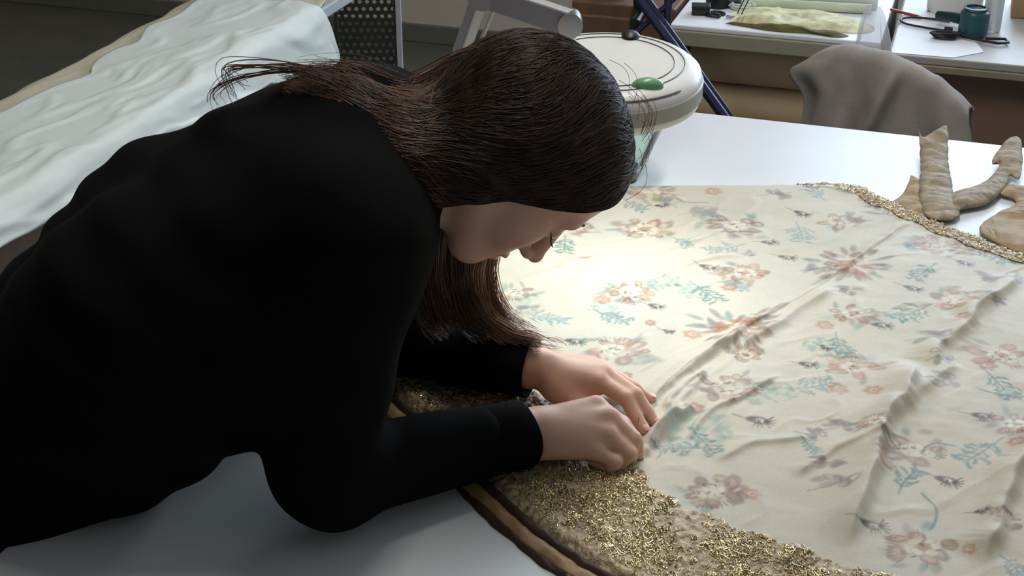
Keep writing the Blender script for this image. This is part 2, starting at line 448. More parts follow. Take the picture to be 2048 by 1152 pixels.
# desk on the right
m_desk = mat('desk_top', (168, 164, 160), 0.45, var=.05)
m_dkwood = mat('dark_desk_wood', (140, 112, 98), .6, var=.2, scale=5, stretch=(.4, 1, 2))
t = thing('writing_desk', 'desk with grey top and dark brown front panel at right', 'desk', (.5, 3.6, 0))
MB().box(-.64, .85, -.385, .42, .732, .75).build('top', m_desk, t, bevel=.003)
MB().box(-.645, .855, -.39, .415, .715, .7315).build('edge', mat('desk_edge', (150, 140, 122), .5), t, bevel=.002)
MB().box(-.60, .82, -.345, -.325, .06, .715).build('front_panel', m_dkwood, t, bevel=.003)
for x in (-.62, .82):
    MB().box(x - .015, x + .015, -.36, .40, 0, .715).build('side_panel', m_dkwood, t, bevel=.003)
P = [(-.132, 3.222), (.0, 3.225), (.065, 3.29), (.03, 3.42), (-.02, 3.58), (-.13, 3.59), (-.135, 3.4)]
o = MB().prism(P, .7505, .7515).build('paper_sheet', mat('white_sheet', (232, 234, 240), .6, var=.02)); tag(o, 'white paper sheet covering the left corner of the desk', 'paper')
# teal hand tool and its cable
m_teal = mat('teal_plastic', (38, 78, 84), .35, var=.05)
t = thing('heat_tool', 'teal electric hand tool with dark nozzle lying on the desk', 'tool', (.035, 3.42, .752))
MB().lathe([(0, 0), (.030, 0), (.034, .004), (.034, .050), (.032, .056), (.026, .060), (0, .062)], n=24).build('housing', m_teal, t, smooth=True)
MB().lathe([(.022, .061), (.028, .0625), (.028, .066), (.022, .067)], n=24, close=True).build('rim', m_teal, t, smooth=True)
MB().tube([(-.028, .01, .032), (-.055, .03, .030), (-.085, .05, .026)], [.013, .012, .010], 14).build('nozzle', mat('dark_teal', (22, 48, 48), .4), t, smooth=True)
MB().tube([(-.06, .0, .004), (-.02, -.045, .006), (.02, -.06, .006), (.06, -.07, .005), (.082, -.055, .005), (.075, -.03, .005), (.03, -.036, .004)], .0035, 8).build('cable', m_black, t, smooth=True)
t = thing('power_cable', 'thin dark cable curled on the white sheet left of the teal tool', 'cable', (-.06, 3.45, .752))
cp = catmull([(.035, -.03, .004), (-.01, -.02, .004), (-.06, .0, .004), (-.075, .035, .004), (-.05, .06, .004), (0, .062, .004), (.04, .05, .004)], 6)
MB().tube(cp, .0028, 8).build('cable', m_black, t, smooth=True)
MB().box(.03, .05, -.04, -.022, 0, .012).build('plug', m_black, t, bevel=.002)
t = thing('cord_coil', 'dark tangled cord coil in front of the teal tool', 'cable', (-.025, 3.365, .752))
for k in range(3):
    MB().tube([(.024 * math.cos(a) * (1 + .2 * k), .014 * math.sin(a + .3 * k), .004 + .005 * k) for a in np.linspace(0, 2 * math.pi, 15)], .003, 6).build('loop', m_black, t, smooth=True)
t = thing('white_jar', 'wide white plastic jar standing on the desk behind the teal tool', 'jar', (-.015, 3.62, .7505))
m_jar = mat('jar_white', (226, 224, 222), .4, var=.02)
MB().lathe([(0, 0), (.062, 0), (.066, .006), (.068, .10), (.062, .112), (.062, .14), (0, .142)], n=32).build('body', m_jar, t, smooth=True)
MB().lathe([(.0635, .118), (.069, .118), (.069, .145), (0, .147)], n=32).build('lid', m_jar, t, smooth=True)
t = thing('plastic_bottle', 'translucent white plastic bottle just behind the teal tool', 'bottle', (.076, 3.475, .7505))
MB().lathe([(0, 0), (.020, 0), (.022, .004), (.022, .075), (.012, .095), (.010, .11), (0, .111)], n=24).build('body', mat('milky_plastic', (226, 232, 236), .35, trans=.4), t, smooth=True)
MB().lathe([(.0, .1115), (.011, .1115), (.011, .125), (0, .127)], n=20).build('cap', m_jar, t, smooth=True)
t = thing('cardboard_box', 'brown cardboard box at the right end of the desk', 'box', (.19, 3.66, .7505))
MB().box(-.07, .10, -.06, .08, 0, .11).build('body', mat('box_card', (158, 130, 96), .7, var=.08), t, bevel=.003)
MB().box(-.07, .10, .005, .012, .1101, .112).build('tape', m_olive, t)
t = thing('pencil', 'red pencil lying near the back of the white sheet', 'pencil', (-.13, 3.545, .752))
MB().tube([(-.035, .02, .004), (.035, -.02, .004)], .004, 6).build('shaft', mat('red_paint', (150, 60, 50), .4), t)
MB().tube([(.035, -.02, .004), (.045, -.0257, .004)], [.004, .0005], 6).build('tip', m_card, t)

# clear plastic bag between bench and desk
m_bag = mat('clear_film', (240, 243, 248), .3, alpha=.4, var=.05, bump=.8, bscale=25)
rows = 22; nn = 36; V = []; F = []
for i in range(rows):
    tt = i / (rows - 1)
    for k in range(nn):
        a = 2 * math.pi * k / nn
        rx = (.012 + .045 * tt ** .7) * (1 + .18 * math.sin(5 * a + 3 * tt) + .08 * math.sin(11 * a))
        ry = (.008 + .026 * tt ** .7) * (1 + .2 * math.sin(4 * a + 2))
        V.append((-.185 + rx * math.cos(a) + .012 * tt, 3.195 + ry * math.sin(a), 0.862 - .22 * tt + .006 * math.sin(3 * a) * tt))
for i in range(rows - 1):
    for k in range(nn):
        F.append((i * nn + k, i * nn + (k + 1) % nn, (i + 1) * nn + (k + 1) % nn, (i + 1) * nn + k))
V.append((-.17, 3.195, .635)); F += [((rows - 1) * nn + k, (rows - 1) * nn + (k + 1) % nn, len(V) - 1) for k in range(nn)]
o = link_mesh('plastic_bag', V, F, m_bag); tag(o, 'clear plastic bag hanging at the corner of the desk', 'bag')

# chair with a grey garment hung over its back
cr, cf, cyaw = .795, 2.82, YAW - math.radians(36)
cl = hw(cr, cf, 0)
t = thing('office_chair', 'chair with its back covered by a grey garment', 'chair', cl, cyaw)
m_seat = mat('chair_fabric', (60, 58, 56), .8, bump=.2)
def back_mesh(nx=20, nz=14):
    V = []; F = []
    for s in (0, 1):
        for j in range(nz):
            for i in range(nx):
                u = i / (nx - 1) * 2 - 1; v = j / (nz - 1)
                hwid = .19 * (1 - .10 * v * v)
                top = (.335 - .03 * u - .04 * u * u) * v - .035 * (abs(u) ** 3) * v
                y = .04 * u * u + (-.02 if s else .015)
                V.append((u * hwid, y - .03, .46 + top))
    n = nx * nz
    for j in range(nz - 1):
        for i in range(nx - 1):
            a = j * nx + i
            F.append((a + 1, a, a + nx, a + nx + 1)); F.append((n + a, n + a + 1, n + a + nx + 1, n + a + nx))
    per = [i for i in range(nx)] + [j * nx + nx - 1 for j in range(1, nz)] + [(nz - 1) * nx + i for i in range(nx - 2, -1, -1)] + [j * nx for j in range(nz - 2, 0, -1)]
    for a, b in zip(per, per[1:] + per[:1]): F.append((a, b, n + b, n + a))
    return V, F
V, F = back_mesh(); link_mesh('backrest', V, F, m_seat, t)
mb = MB().box(-.2, .2, .0, .27, .42, .47); mb.build('seat', m_seat, t, bevel=.02)
for sx in (-.17, .17):
    for sy in (.03, .24):
        MB().tube([(sx, sy, .42), (sx * 1.08, sy + (-.02 if sy < .1 else .02), 0)], .011, 10).build('leg', m_grey, t, smooth=True)
    MB().tube([(sx * .7, -.02, .44), (sx * .7, -.028, .62)], .01, 10).build('back_post', m_grey, t, smooth=True)
# garment draped over the back
nx, ns = 72, 64; V = np.zeros((ns, nx, 3))
for i in range(nx):
    u = i / (nx - 1) * 2 - 1
    ztop = .842 - .030 * abs(u) ** 3 - .030 * u - .030 * u * u
    front_len = .33 + .05 * math.sin(u * 3 + 1); back_len = .20
    for j in range(ns):
        q = j / (ns - 1) * (front_len + back_len) - front_len
        w0 = .185 * (1 - .10)
        flare = 1 + (.75 if q < 0 else .2) * (abs(q) / .33) ** 1.1 * (1 if u > 0 else .3) + (.30 * math.exp(-((abs(q) - .07) / .035) ** 2) if u < 0 else 0)
        x = u * w0 * flare
        yb = .04 * u * u - .03
        sgn = -1 if q < 0 else 1
        e = min(1, abs(q) / .03)
        y = yb + sgn * (.024 * math.sqrt(e)) + (-.03 * (abs(q) / .3) if q < 0 else .0)
        fold = math.sin(u * 9 + q * 6 + 1.2) * .6 + math.sin(u * 17 - q * 9) * .3
        y -= (.024 * fold * min(1, abs(q) / .22) if q < 0 else 0)
        if q < 0: y -= .020 * math.exp(-((u - .22 - q * 1.6) / .06) ** 2) * min(1, abs(q) / .05)
        z = ztop - (abs(q) - .03 * (1 - (1 - e) ** 2) * .5 if abs(q) > .03 else .4 * q * q / .03)
        V[j, i] = (x, y, z)
V[..., 2] += .004 * fbm(V[..., 0] * 18, V[..., 2] * 18, 21, 3)
g = np.arange(ns * nx).reshape(ns, nx)
F = np.stack([g[:-1, :-1], g[:-1, 1:], g[1:, 1:], g[1:, :-1]], -1).reshape(-1, 4)
R = Matrix.Rotation(cyaw, 4, 'Z'); 
o = link_mesh('draped_garment', V.reshape(-1, 3), F, mat('grey_wool', (150, 143, 136), .9, var=.08, bump=.3, bscale=300))
o.location = cl; o.rotation_euler = (0, 0, cyaw)
s = o.modifiers.new('solid', 'SOLIDIFY'); s.thickness = .005; s.offset = 0
tag(o, 'grey wool garment draped over the chair back behind the table', 'garment')
# ------------------------------------------------------------------ the brocade robe on the table
# (r, f) is the work-area frame, metres
M_rose = [(0.234,2.208,0.0361),(0.214,2.054,0.0381),(0.36,2.068,0.0403),(0.351,1.898,0.0331),(0.529,2.091,0.0325),(0.667,1.994,0.0352),(0.643,1.805,0.0343),(0.485,1.765,0.0327),(0.321,1.716,0.033),(0.518,1.928,0.0362),(0.455,1.614,0.0315),(0.279,1.559,0.0338),(0.659,1.645,0.037),(0.174,1.834,0.0293),(0.138,1.664,0.038),(0.004,1.831,0.0256),(0.315,1.65,0.0185),(0.483,1.419,0.0336),(0.23,1.333,0.0321),(0.446,1.231,0.0352),(0.625,1.471,0.0278),(0.549,1.274,0.0144),(0.445,1.458,0.019),(0.101,2.06,0.0281),(0.638,1.328,0.0314),(0.783,1.799,0.036),(0.45,1.135,0.0281)]
M_bloom = [(0.322,1.852,0.014),(0.438,1.729,0.0133),(0.618,1.785,0.0129),(0.631,1.619,0.0146),(0.342,2.208,0.0153),(0.421,1.559,0.0142),(0.181,1.66,0.0074),(0.779,1.967,0.0139),(0.564,2.091,0.0122),(0.25,1.707,0.0138),(0.464,1.551,0.0128),(0.442,1.385,0.0118),(0.274,1.328,0.0114),(0.607,1.423,0.012),(0.493,1.224,0.0081),(0.23,1.51,0.0142),(0.131,1.81,0.0145),(0.108,1.614,0.0152),(0.112,1.94,0.01),(0.492,1.967,0.0116),(0.632,1.738,0.0105),(0.194,1.738,0.0084),(0.149,1.593,0.0098)]
M_spray = [(0.343,1.983,0.0292),(0.463,2.054,0.0321),(0.282,1.845,0.0313),(0.515,2.195,0.0296),(0.627,1.907,0.0321),(0.578,1.774,0.0339),(0.444,1.68,0.029),(0.74,1.974,0.033),(0.633,1.578,0.0309),(0.266,2.009,0.0197),(0.381,1.559,0.0306),(0.453,1.353,0.0261),(0.573,1.419,0.0345),(0.359,1.432,0.0181),(0.135,1.761,0.0266),(0.197,2.157,0.025),(0.04,1.761,0.0283),(0.083,2.003,0.0275),(0.229,1.443,0.0289),(0.208,1.421,0.024),(0.534,1.2,0.0186),(0.338,1.863,0.0185),(0.448,1.443,0.0122),(0.264,2.161,0.0209)]
M_grey = [(0.448,2.199,0.0254),(0.575,1.692,0.0275),(0.576,1.63,0.0184),(0.736,1.876,0.0335),(0.319,2.122,0.0329),(0.558,1.58,0.0244),(0.374,1.389,0.0177),(0.371,1.341,0.023),(0.406,1.467,0.0185),(0.367,1.452,0.0183),(0.496,1.839,0.0202),(0.278,1.738,0.021),(0.696,1.799,0.018),(0.625,2.003,0.0196),(0.608,2.13,0.0248),(0.019,1.783,0.0179),(0.466,1.914,0.0227),(0.368,1.967,0.0116)]
M_bud = [(0.477,2.118,0.014),(0.405,2.009,0.0126),(0.298,1.917,0.0136),(0.207,1.791,0.0122),(0.517,1.729,0.014),(0.691,1.933,0.013),(0.59,1.845,0.0132),(0.394,1.622,0.012),(0.249,2.153,0.0108),(0.307,1.483,0.0161),(0.506,1.355,0.0145),(0.4,1.268,0.0144),(0.588,1.493,0.0137),(0.525,1.288,0.0084),(0.086,1.688,0.0137),(0.217,1.716,0.0076),(0.425,1.667,0.0081),(0.424,1.954,0.0131)]
M_mint = [(0.228,1.466,0.0338),(0.227,1.863,0.0222),(0.344,1.549,0.0192),(0.137,1.783,0.0215),(0.272,1.839,0.022),(0.418,1.667,0.0204),(0.09,1.613,0.0199)]
RO = (0.30, 1.70)
robe = thing('brocade_robe', 'cream floral brocade robe with gold lace hem spread on the white table', 'robe', hw(RO[0], RO[1], TZ), YAW)
ST = 0.0018
gr = np.arange(-.34, 1.04, ST); gf = np.arange(.94, 2.30, ST)
GR, GF = np.meshgrid(gr, gf, indexing='ij')
HEM = catmull([(-.16, 2.02), (-.235, 1.90), (-.25, 1.76), (-.217, 1.636), (-.178, 1.577), (-.098, 1.463), (-.014, 1.326), (.042, 1.247), (.108, 1.176), (.19, 1.114), (.30, 1.055), (.44, 1.0), (.60, .965)], 6)
FAR = catmull([(-.16, 2.02), (-.10, 2.18), (-.021, 2.236), (.186, 2.246), (.411, 2.248), (.50, 2.250), (.545, 2.252), (.600, 2.236), (.620, 2.200), (.678, 2.114), (.742, 2.030), (.794, 1.975), (.90, 1.90), (.98, 1.7), (.97, 1.35), (.85, 1.05), (.60, .965)], 6)
OUT = np.vstack([HEM[::-1], FAR[1:-1]])
def inside(poly, X, Y):
    r = np.zeros(X.shape, bool); n = len(poly)
    for i in range(n):
        x1, y1 = poly[i]; x2, y2 = poly[(i + 1) % n]
        if y1 == y2: continue
        c = ((y1 > Y) != (y2 > Y)) & (X < (x2 - x1) * (Y - y1) / (y2 - y1) + x1)
        r ^= c
    return r
def poly_dist(line, X, Y, lim=None):
    """distance, signed side and arc parameter 0..1 of the nearest point on a polyline"""
    D = np.full(X.shape, 9.0, np.float32); S = np.zeros(X.shape, np.float32); T = np.zeros(X.shape, np.float32)
    seg = np.hypot(*np.diff(line, axis=0).T); tot = seg.sum(); acc = 0
    for i in range(len(line) - 1):
        a, b = line[i], line[i + 1]; d = b - a; L = seg[i]
        t = np.clip(((X - a[0]) * d[0] + (Y - a[1]) * d[1]) / (L * L), 0, 1)
        dx = X - a[0] - t * d[0]; dy = Y - a[1] - t * d[1]; q = np.hypot(dx, dy)
        m = q < D
        D = np.where(m, q, D); S = np.where(m, np.sign(d[0] * dy - d[1] * dx), S); T = np.where(m, (acc + t * L) / tot, T)
        acc += L
    return D, S, T
IN = inside(OUT, GR, GF)
DH, _, TH = poly_dist(HEM, GR, GF)
DF, _, _ = poly_dist(FAR, GR, GF)
lace_w = .150 + .006 * np.abs(np.sin(TH * 60)) + .006 * fbm(GR * 30, GF * 30, 40, 2)
LACE = IN & (DH < lace_w)
NECK = catmull([(.505, 2.262), (.548, 2.250), (.590, 2.222), (.612, 2.182), (.668, 2.098), (.730, 2.014), (.786, 1.958), (.89, 1.885), (.97, 1.70)], 6)
DN, _, TN = poly_dist(NECK, GR, GF)
TRIM = IN & (DN < .024 + .004 * np.sin(TN * 70)) & ~LACE

# height of the cloth above the table top: padding, soft undulation, creases, folds
Hh = .009 + .0020 * fbm(GR * 4, GF * 4, 3, 2) + .0007 * fbm(GR * 16 + GF * 9, GF * 22 - GR * 9, 8, 3)
# fine creases running away from the stitching hand
ang = math.radians(52); ca, sa = math.cos(ang), math.sin(ang)
U = (GR - .16) * ca + (GF - 1.45) * sa; Vv = -(GR - .16) * sa + (GF - 1.45) * ca
fan = np.exp(-((U - .12) / .15) ** 2 - (Vv / .09) ** 2)
Hh += .004 * fan * (1 - np.abs(fbm(Vv * 38, U * 4, 12, 3)))
crease = 1 - np.clip(np.abs(fbm(GR * 6 + 4, GF * 9 - GR * 5, 31, 3)) * 5, 0, 1)
Hh += .0012 * crease
ang2 = math.radians(25)
U2 = GR * math.cos(ang2) + GF * math.sin(ang2); V2 = -GR * math.sin(ang2) + GF * math.cos(ang2)
Hh += .0022 * np.exp(-((GR - .16) / .2) ** 2 - ((GF - 1.92) / .16) ** 2) * (1 - 2 * np.abs(fbm(V2 * 26, U2 * 4, 77, 3)))
def fold(pts, amp, wl, wr, n=7, wob=.006):
    global Hh
    L = catmull(pts, n); L = L + wob * np.stack([fbm(L[:, 0] * 21, L[:, 1] * 21, 5, 2), fbm(L[:, 0] * 19, L[:, 1] * 23, 6, 2)], -1)
    mg = 3 * max(wl, wr)
    w = (slice(max(int((L[:, 0].min() - mg - gr[0]) / ST), 0), int((L[:, 0].max() + mg - gr[0]) / ST)), slice(max(int((L[:, 1].min() - mg - gf[0]) / ST), 0), int((L[:, 1].max() + mg - gf[0]) / ST)))
    D, S, T = poly_dist(L, GR[w], GF[w])
    end = np.clip(np.minimum(T, 1 - T) * 7, 0, 1); end = end * end * (3 - 2 * end)
    wv = 1 + .2 * fbm(GR[w] * 22, GF[w] * 22, 55, 2)
    Hh[w] += amp * end * wv * np.where(S > 0, np.exp(-(D / wl) ** 2), np.exp(-(D / wr) ** 1.5))
fold([(.165, 1.505), (.21, 1.575), (.291, 1.677), (.36, 1.752), (.418, 1.811)], .010, .020, .006)
fold([(.30, 1.66), (.36, 1.715), (.43, 1.795), (.475, 1.845)], .008, .018, .008)
fold([(.42, 1.83), (.50, 1.91), (.567, 1.989), (.659, 2.104)], .004, .012, .004)
fold([(.355, 1.225), (.385, 1.29), (.425, 1.38), (.452, 1.45), (.50, 1.53), (.545, 1.63)], .017, .030, .009)
fold([(.56, 1.60), (.58, 1.66), (.62, 1.705), (.667, 1.772), (.766, 1.884)], .012, .026, .008)
fold([(.50, 1.20), (.53, 1.256), (.565, 1.32), (.603, 1.382), (.66, 1.47)], .014, .024, .008)
fold([(.19, 1.50), (.22, 1.56), (.26, 1.60)], .008, .008, .004)
fold([(.17, 1.42), (.20, 1.48), (.235, 1.515)], .009, .012, .005)
fold([(.155, 1.40), (.17, 1.44), (.21, 1.50)], .009, .010, .004)
fold([(.215, 1.44), (.25, 1.50), (.30, 1.54), (.35, 1.60)], .005, .007, .004)
fold([(.18, 1.46), (.235, 1.56), (.27, 1.62)], .005, .006, .004)
fold([(.05, 1.80), (.16, 1.84), (.28, 1.93), (.38, 1.97)], .003, .008, .004)
fold([(.10, 1.98), (.22, 2.02), (.33, 2.11)], .003, .008, .004)
fold([(.33, 1.36), (.40, 1.42), (.47, 1.45)], .005, .012, .005)
fold([(.24, 1.39), (.30, 1.43), (.37, 1.44)], .004, .010, .005)
fold([(.0, 1.86), (.12, 1.93), (.25, 1.98), (.36, 2.07)], .005, .014, .004)
fold([(.20, 2.21), (.26, 2.18), (.30, 2.17)], .004, .008, .004)
fold([(.47, 1.47), (.54, 1.56), (.60, 1.62)], .007, .02, .008)
edge = np.minimum(DH, DF)

lf = np.clip((DH - .10) / .06, 0, 1)
Hh = lf * Hh + (1 - lf) * (.013 + .0035 * fbm(GR * 7, GF * 7, 3, 3) + .35 * np.clip(Hh - .012, 0, .02))
Hh *= np.clip(.35 + edge / .02, .35, 1)
Hh = np.maximum(Hh, .003)

# woven pattern colour (linear rgb per vertex)
CRE = np.array(srgb(222, 212, 192)); COL = np.ones(GR.shape + (3,)) * CRE
COL *= (1 + .05 * fbm(GR * 8, GF * 8, 50, 3))[..., None]
stain = np.clip(fbm(GR * 3.2 + 3, GF * 3.2, 61, 3), 0, 1)[..., None] * .22
COL = COL * (1 - stain) + np.array(srgb(196, 168, 124)) * stain
THR = (.74 + .26 * rng.random(GR.shape)) * np.clip(1.05 + .30 * fbm(GR * 60, GF * 60, 88, 2), .45, 1.15)
def win(cx, cy, R):
    i0 = max(int((cx - R - gr[0]) / ST), 0); i1 = min(int((cx + R - gr[0]) / ST) + 2, len(gr))
    j0 = max(int((cy - R - gf[0]) / ST), 0); j1 = min(int((cy + R - gf[0]) / ST) + 2, len(gf))
    return (slice(i0, i1), slice(j0, j1)) if i1 > i0 and j1 > j0 else None
def blend(w, m, col, alpha):
    m = (m * alpha * THR[w])[..., None]; COL[w] = COL[w] * (1 - m) + np.array(col) * m
def ell(cx, cy, a, b, ang, col, alpha=.8, soft=.3, inner=0.0):
    w = win(cx, cy, max(a, b) * 1.5)
    if w is None: return
    x = GR[w] - cx; y = GF[w] - cy; c, s = math.cos(ang), math.sin(ang)
    d = np.hypot((x * c + y * s) / a, (-x * s + y * c) / b)
    m = np.clip((1 + soft - d) / (2 * soft), 0, 1)
    if inner: m = m * np.clip((d - inner + .15) / .3, 0, 1)
    blend(w, m, col, alpha)
def stroke(p, q, wd, col, alpha=.8):
    cx, cy = (p[0] + q[0]) / 2, (p[1] + q[1]) / 2; L = math.hypot(q[0] - p[0], q[1] - p[1])
    w = win(cx, cy, L / 2 + wd * 2)
    if w is None: return
    x = GR[w] - p[0]; y = GF[w] - p[1]; dx, dy = q[0] - p[0], q[1] - p[1]
    t = np.clip((x * dx + y * dy) / max(L * L, 1e-9), 0, 1)
    d = np.hypot(x - t * dx, y - t * dy)
    blend(w, np.clip((wd * 1.4 - d) / (wd * .9), 0, 1), col, alpha)
PEA, BRN, DRK, TEA, MIN, GRY, MUS, WHT, RED, UMB = [srgb(*c) for c in ((198, 136, 104), (140, 98, 78), (74, 62, 54), (112, 148, 138), (172, 198, 184), (140, 128, 120), (190, 164, 100), (240, 230, 208), (176, 108, 86), (106, 78, 64))]
rr = random.Random(3)
def rose(cx, cy, R):
    tone = rr.choice([PEA, PEA, RED, BRN]); dk = rr.choice([BRN, UMB, BRN]); a0 = rr.uniform(0, 6.28); R = R * 1.1
    ang = rr.uniform(-.6, .6); el_ = rr.uniform(.70, .92)
    def pt(a, q):
        x, y = q * math.cos(a), q * el_ * math.sin(a)
        return cx + x * math.cos(ang) - y * math.sin(ang), cy + x * math.sin(ang) + y * math.cos(ang)
    for k in range(8):                       # leaves behind the flower
        a = rr.uniform(0, 6.28); x, y = pt(a, R * rr.uniform(.95, 1.4))
        ell(x, y, R * rr.uniform(.22, .42), R * rr.uniform(.09, .17), a + rr.uniform(-.8, .8), rr.choice([TEA, GRY, GRY, MIN]), .55, .4)
    n = rr.choice([7, 8, 9])
    for k in range(n):                       # outer petals, outlined
        if rr.random() < .15: continue
        a = a0 + 6.283 * k / n + rr.uniform(-.2, .2); x, y = pt(a, R * rr.uniform(.55, .92)); pa = a + ang + rr.uniform(-.9, .9)
        A_, B_ = R * rr.uniform(.22, .44), R * rr.uniform(.15, .27)
        ell(x, y, A_, B_, pa, rr.choice([tone, tone, PEA, dk, MUS]), .62, .3)
        ell(x, y, A_, B_, pa, dk, rr.uniform(.3, .8), .16, inner=.80)
        for j in range(3): stroke(pt(a + (j - 1) * .1, R * .6), pt(a + (j - 1) * .13, R * rr.uniform(.85, 1.05)), .0009, rr.choice([dk, UMB, PEA]), .6)
        ell(x, y, A_ * .5, B_ * .4, pa + .3, WHT, rr.uniform(.1, .6), .4)
    for k in range(6):                       # inner petals, paler
        a = a0 + .5 + 1.047 * k + rr.uniform(-.25, .25); x, y = pt(a, R * rr.uniform(.3, .45)); pa = a + 1.57 + ang + rr.uniform(-.4, .4)
        A_, B_ = R * rr.uniform(.22, .32), R * rr.uniform(.14, .2)
        ell(x, y, A_, B_, pa, WHT, .8, .25)
        ell(x, y, A_, B_, pa, rr.choice([tone, dk]), .6, .14, inner=.8)
    ell(cx, cy, R * .2, R * .16, ang, rr.choice([WHT, PEA]), .8, .3)
    for k in range(6):
        a = rr.uniform(0, 6.28); x, y = pt(a, R * rr.uniform(.1, .6)); ell(x, y, R * .10, R * .045, a + rr.uniform(0, 3), rr.choice([UMB, DRK, dk]), .75, .3)
    for k in range(9):                       # stitched fringe on one side
        b = a0 + .16 * k; stroke(pt(b, R * .9), pt(b, R * rr.uniform(1.08, 1.22)), .0012, rr.choice([dk, tone, GRY]), .75)
def bloom(cx, cy, R):
    a0 = rr.uniform(0, 6.28); c0 = rr.choice([RED, PEA, RED])
    for k in range(6):
        a = a0 + 1.047 * k; ell(cx + R * .55 * math.cos(a), cy + R * .55 * math.sin(a), R * .5, R * .36, a, c0, .7, .35)
    ell(cx, cy, R * .4, R * .36, 0, WHT, .6, .4)
    ell(cx + R * .1, cy, R * .18, R * .14, 0, BRN, .7, .4)
def spray(cx, cy, R):
    R = R * 1.25
    a = rr.uniform(-2.6, -.6) if rr.random() < .7 else rr.uniform(0, 6.28)
    c0 = rr.choice([TEA, TEA, srgb(128, 156, 150), srgb(150, 172, 168)])
    x, y = cx - R * .8 * math.cos(a), cy - R * .8 * math.sin(a); bend = rr.uniform(-.25, .25)
    for k in range(7):
        nx_, ny_ = x + R * .25 * math.cos(a), y + R * .25 * math.sin(a)
        stroke((x, y), (nx_, ny_), .0017, c0, .75)
        if k > 0:
            for s in (-1, 1):
                b = a + s * rr.uniform(.7, 1.2); L = R * rr.uniform(.35, .75) * (1 - .06 * k)
                ex, ey = nx_ + L * math.cos(b), ny_ + L * math.sin(b)
                stroke((nx_, ny_), (ex, ey), .0012, c0, .6)
                for q in (.45, .72, 1.0):
                    ell(nx_ + L * q * math.cos(b) + rr.uniform(-.002, .002), ny_ + L * q * math.sin(b) + rr.uniform(-.002, .002), R * .12, R * .055, b + rr.choice([-.7, .7]), c0, .72, .35)
        x, y = nx_, ny_; a += bend * .4
def grey(cx, cy, R):
    R = R * 1.35
    c0 = rr.choice([GRY, srgb(140, 128, 122), srgb(150, 148, 146)])
    for k in range(7):
        a = rr.uniform(0, 6.28); q = R * rr.uniform(.2, .75)
        ell(cx + q * math.cos(a), cy + q * math.sin(a) * .8, R * rr.uniform(.25, .45), R * rr.uniform(.14, .22), rr.uniform(0, 3.1), c0, .68, .3, inner=rr.choice([0, 0, .55]))
    stroke((cx - R, cy - R * .2), (cx + R * .8, cy + R * .2), .0013, c0, .6)
def bud(cx, cy, R):
    R = R * 1.15
    a = rr.uniform(2.3, 3.4); c, s = math.cos(a), math.sin(a)
    ell(cx, cy, R * .75, R * .45, a, DRK, .8, .25, inner=.5)
    ell(cx + R * .5 * c, cy + R * .5 * s, R * .4, R * .3, a, DRK, .85, .3)
    ell(cx - R * .15 * c, cy - R * .15 * s, R * .3, R * .2, a, WHT, .6, .4)
    for k in range(5):
        b = a + math.pi + (k - 2) * .35; stroke((cx - .4 * R * c, cy - .4 * R * s), (cx + 1.1 * R * math.cos(b), cy + 1.1 * R * math.sin(b)), .0013, DRK, .75)
    for k in (-1, 0, 1):
        stroke((cx, cy), (cx + R * .8 * math.cos(a + 1.6 + .4 * k), cy + R * .8 * math.sin(a + 1.6 + .4 * k)), .0012, DRK, .7)
    stroke((cx + .8 * R * c, cy + .8 * R * s), (cx + 1.8 * R * c, cy + 1.8 * R * s + R * .3), .0012, UMB, .6)
def mint(cx, cy, R):
    R = R * 1.25
    for k in range(48):
        a = rr.uniform(0, 6.28); q = R * math.sqrt(rr.random())
        ell(cx + q * math.cos(a), cy + q * math.sin(a), R * rr.uniform(.12, .3), R * rr.uniform(.06, .14), rr.uniform(0, 3.1), rr.choice([MIN, MIN, TEA]), .42, .4)
for fn, L in ((mint, M_mint), (grey, M_grey), (spray, M_spray), (bud, M_bud), (bloom, M_bloom), (rose, M_rose)):
    for q in L: fn(*q)
# the two motifs the centre seam passes through: dark sprays radiating from a pale heart
for cx, cy, R in ((.518, 1.925, .062), (.31, 1.72, .058)):
    for k in range(15):
        a = 6.283 * k / 15 + rr.uniform(-.15, .15); q = R * rr.uniform(.55, 1.1)
        ell(cx + q * math.cos(a), cy + q * math.sin(a), R * .24, R * .085, a, rr.choice([UMB, GRY, BRN, TEA]), .7, .3)
        ell(cx + R * .35 * math.cos(a), cy + R * .35 * math.sin(a), R * .2, R * .08, a, rr.choice([WHT, PEA, RED]), .7, .3)
# long stems
for p in ([(.470, 1.33), (.478, 1.30), (.470, 1.275), (.462, 1.262)], [(.535, 1.425), (.515, 1.432), (.50, 1.425), (.49, 1.41)], [(.60, 1.56), (.625, 1.545), (.66, 1.54)], [(.26, 2.19), (.29, 2.165), (.33, 2.16)], [(.68, 2.0), (.70, 1.985), (.72, 1.975)]):
    p = catmull(p, 5)
    for a, b in zip(p, p[1:]): stroke(a, b, .0018, TEA, .75)
# seam line along the centre front
sm = catmull([(.14, 1.46), (.21, 1.575), (.291, 1.677), (.418, 1.811), (.567, 1.989), (.659, 2.104)], 6)
for a, b in zip(sm, sm[1:]): stroke(a, b, .0012, UMB, .45)

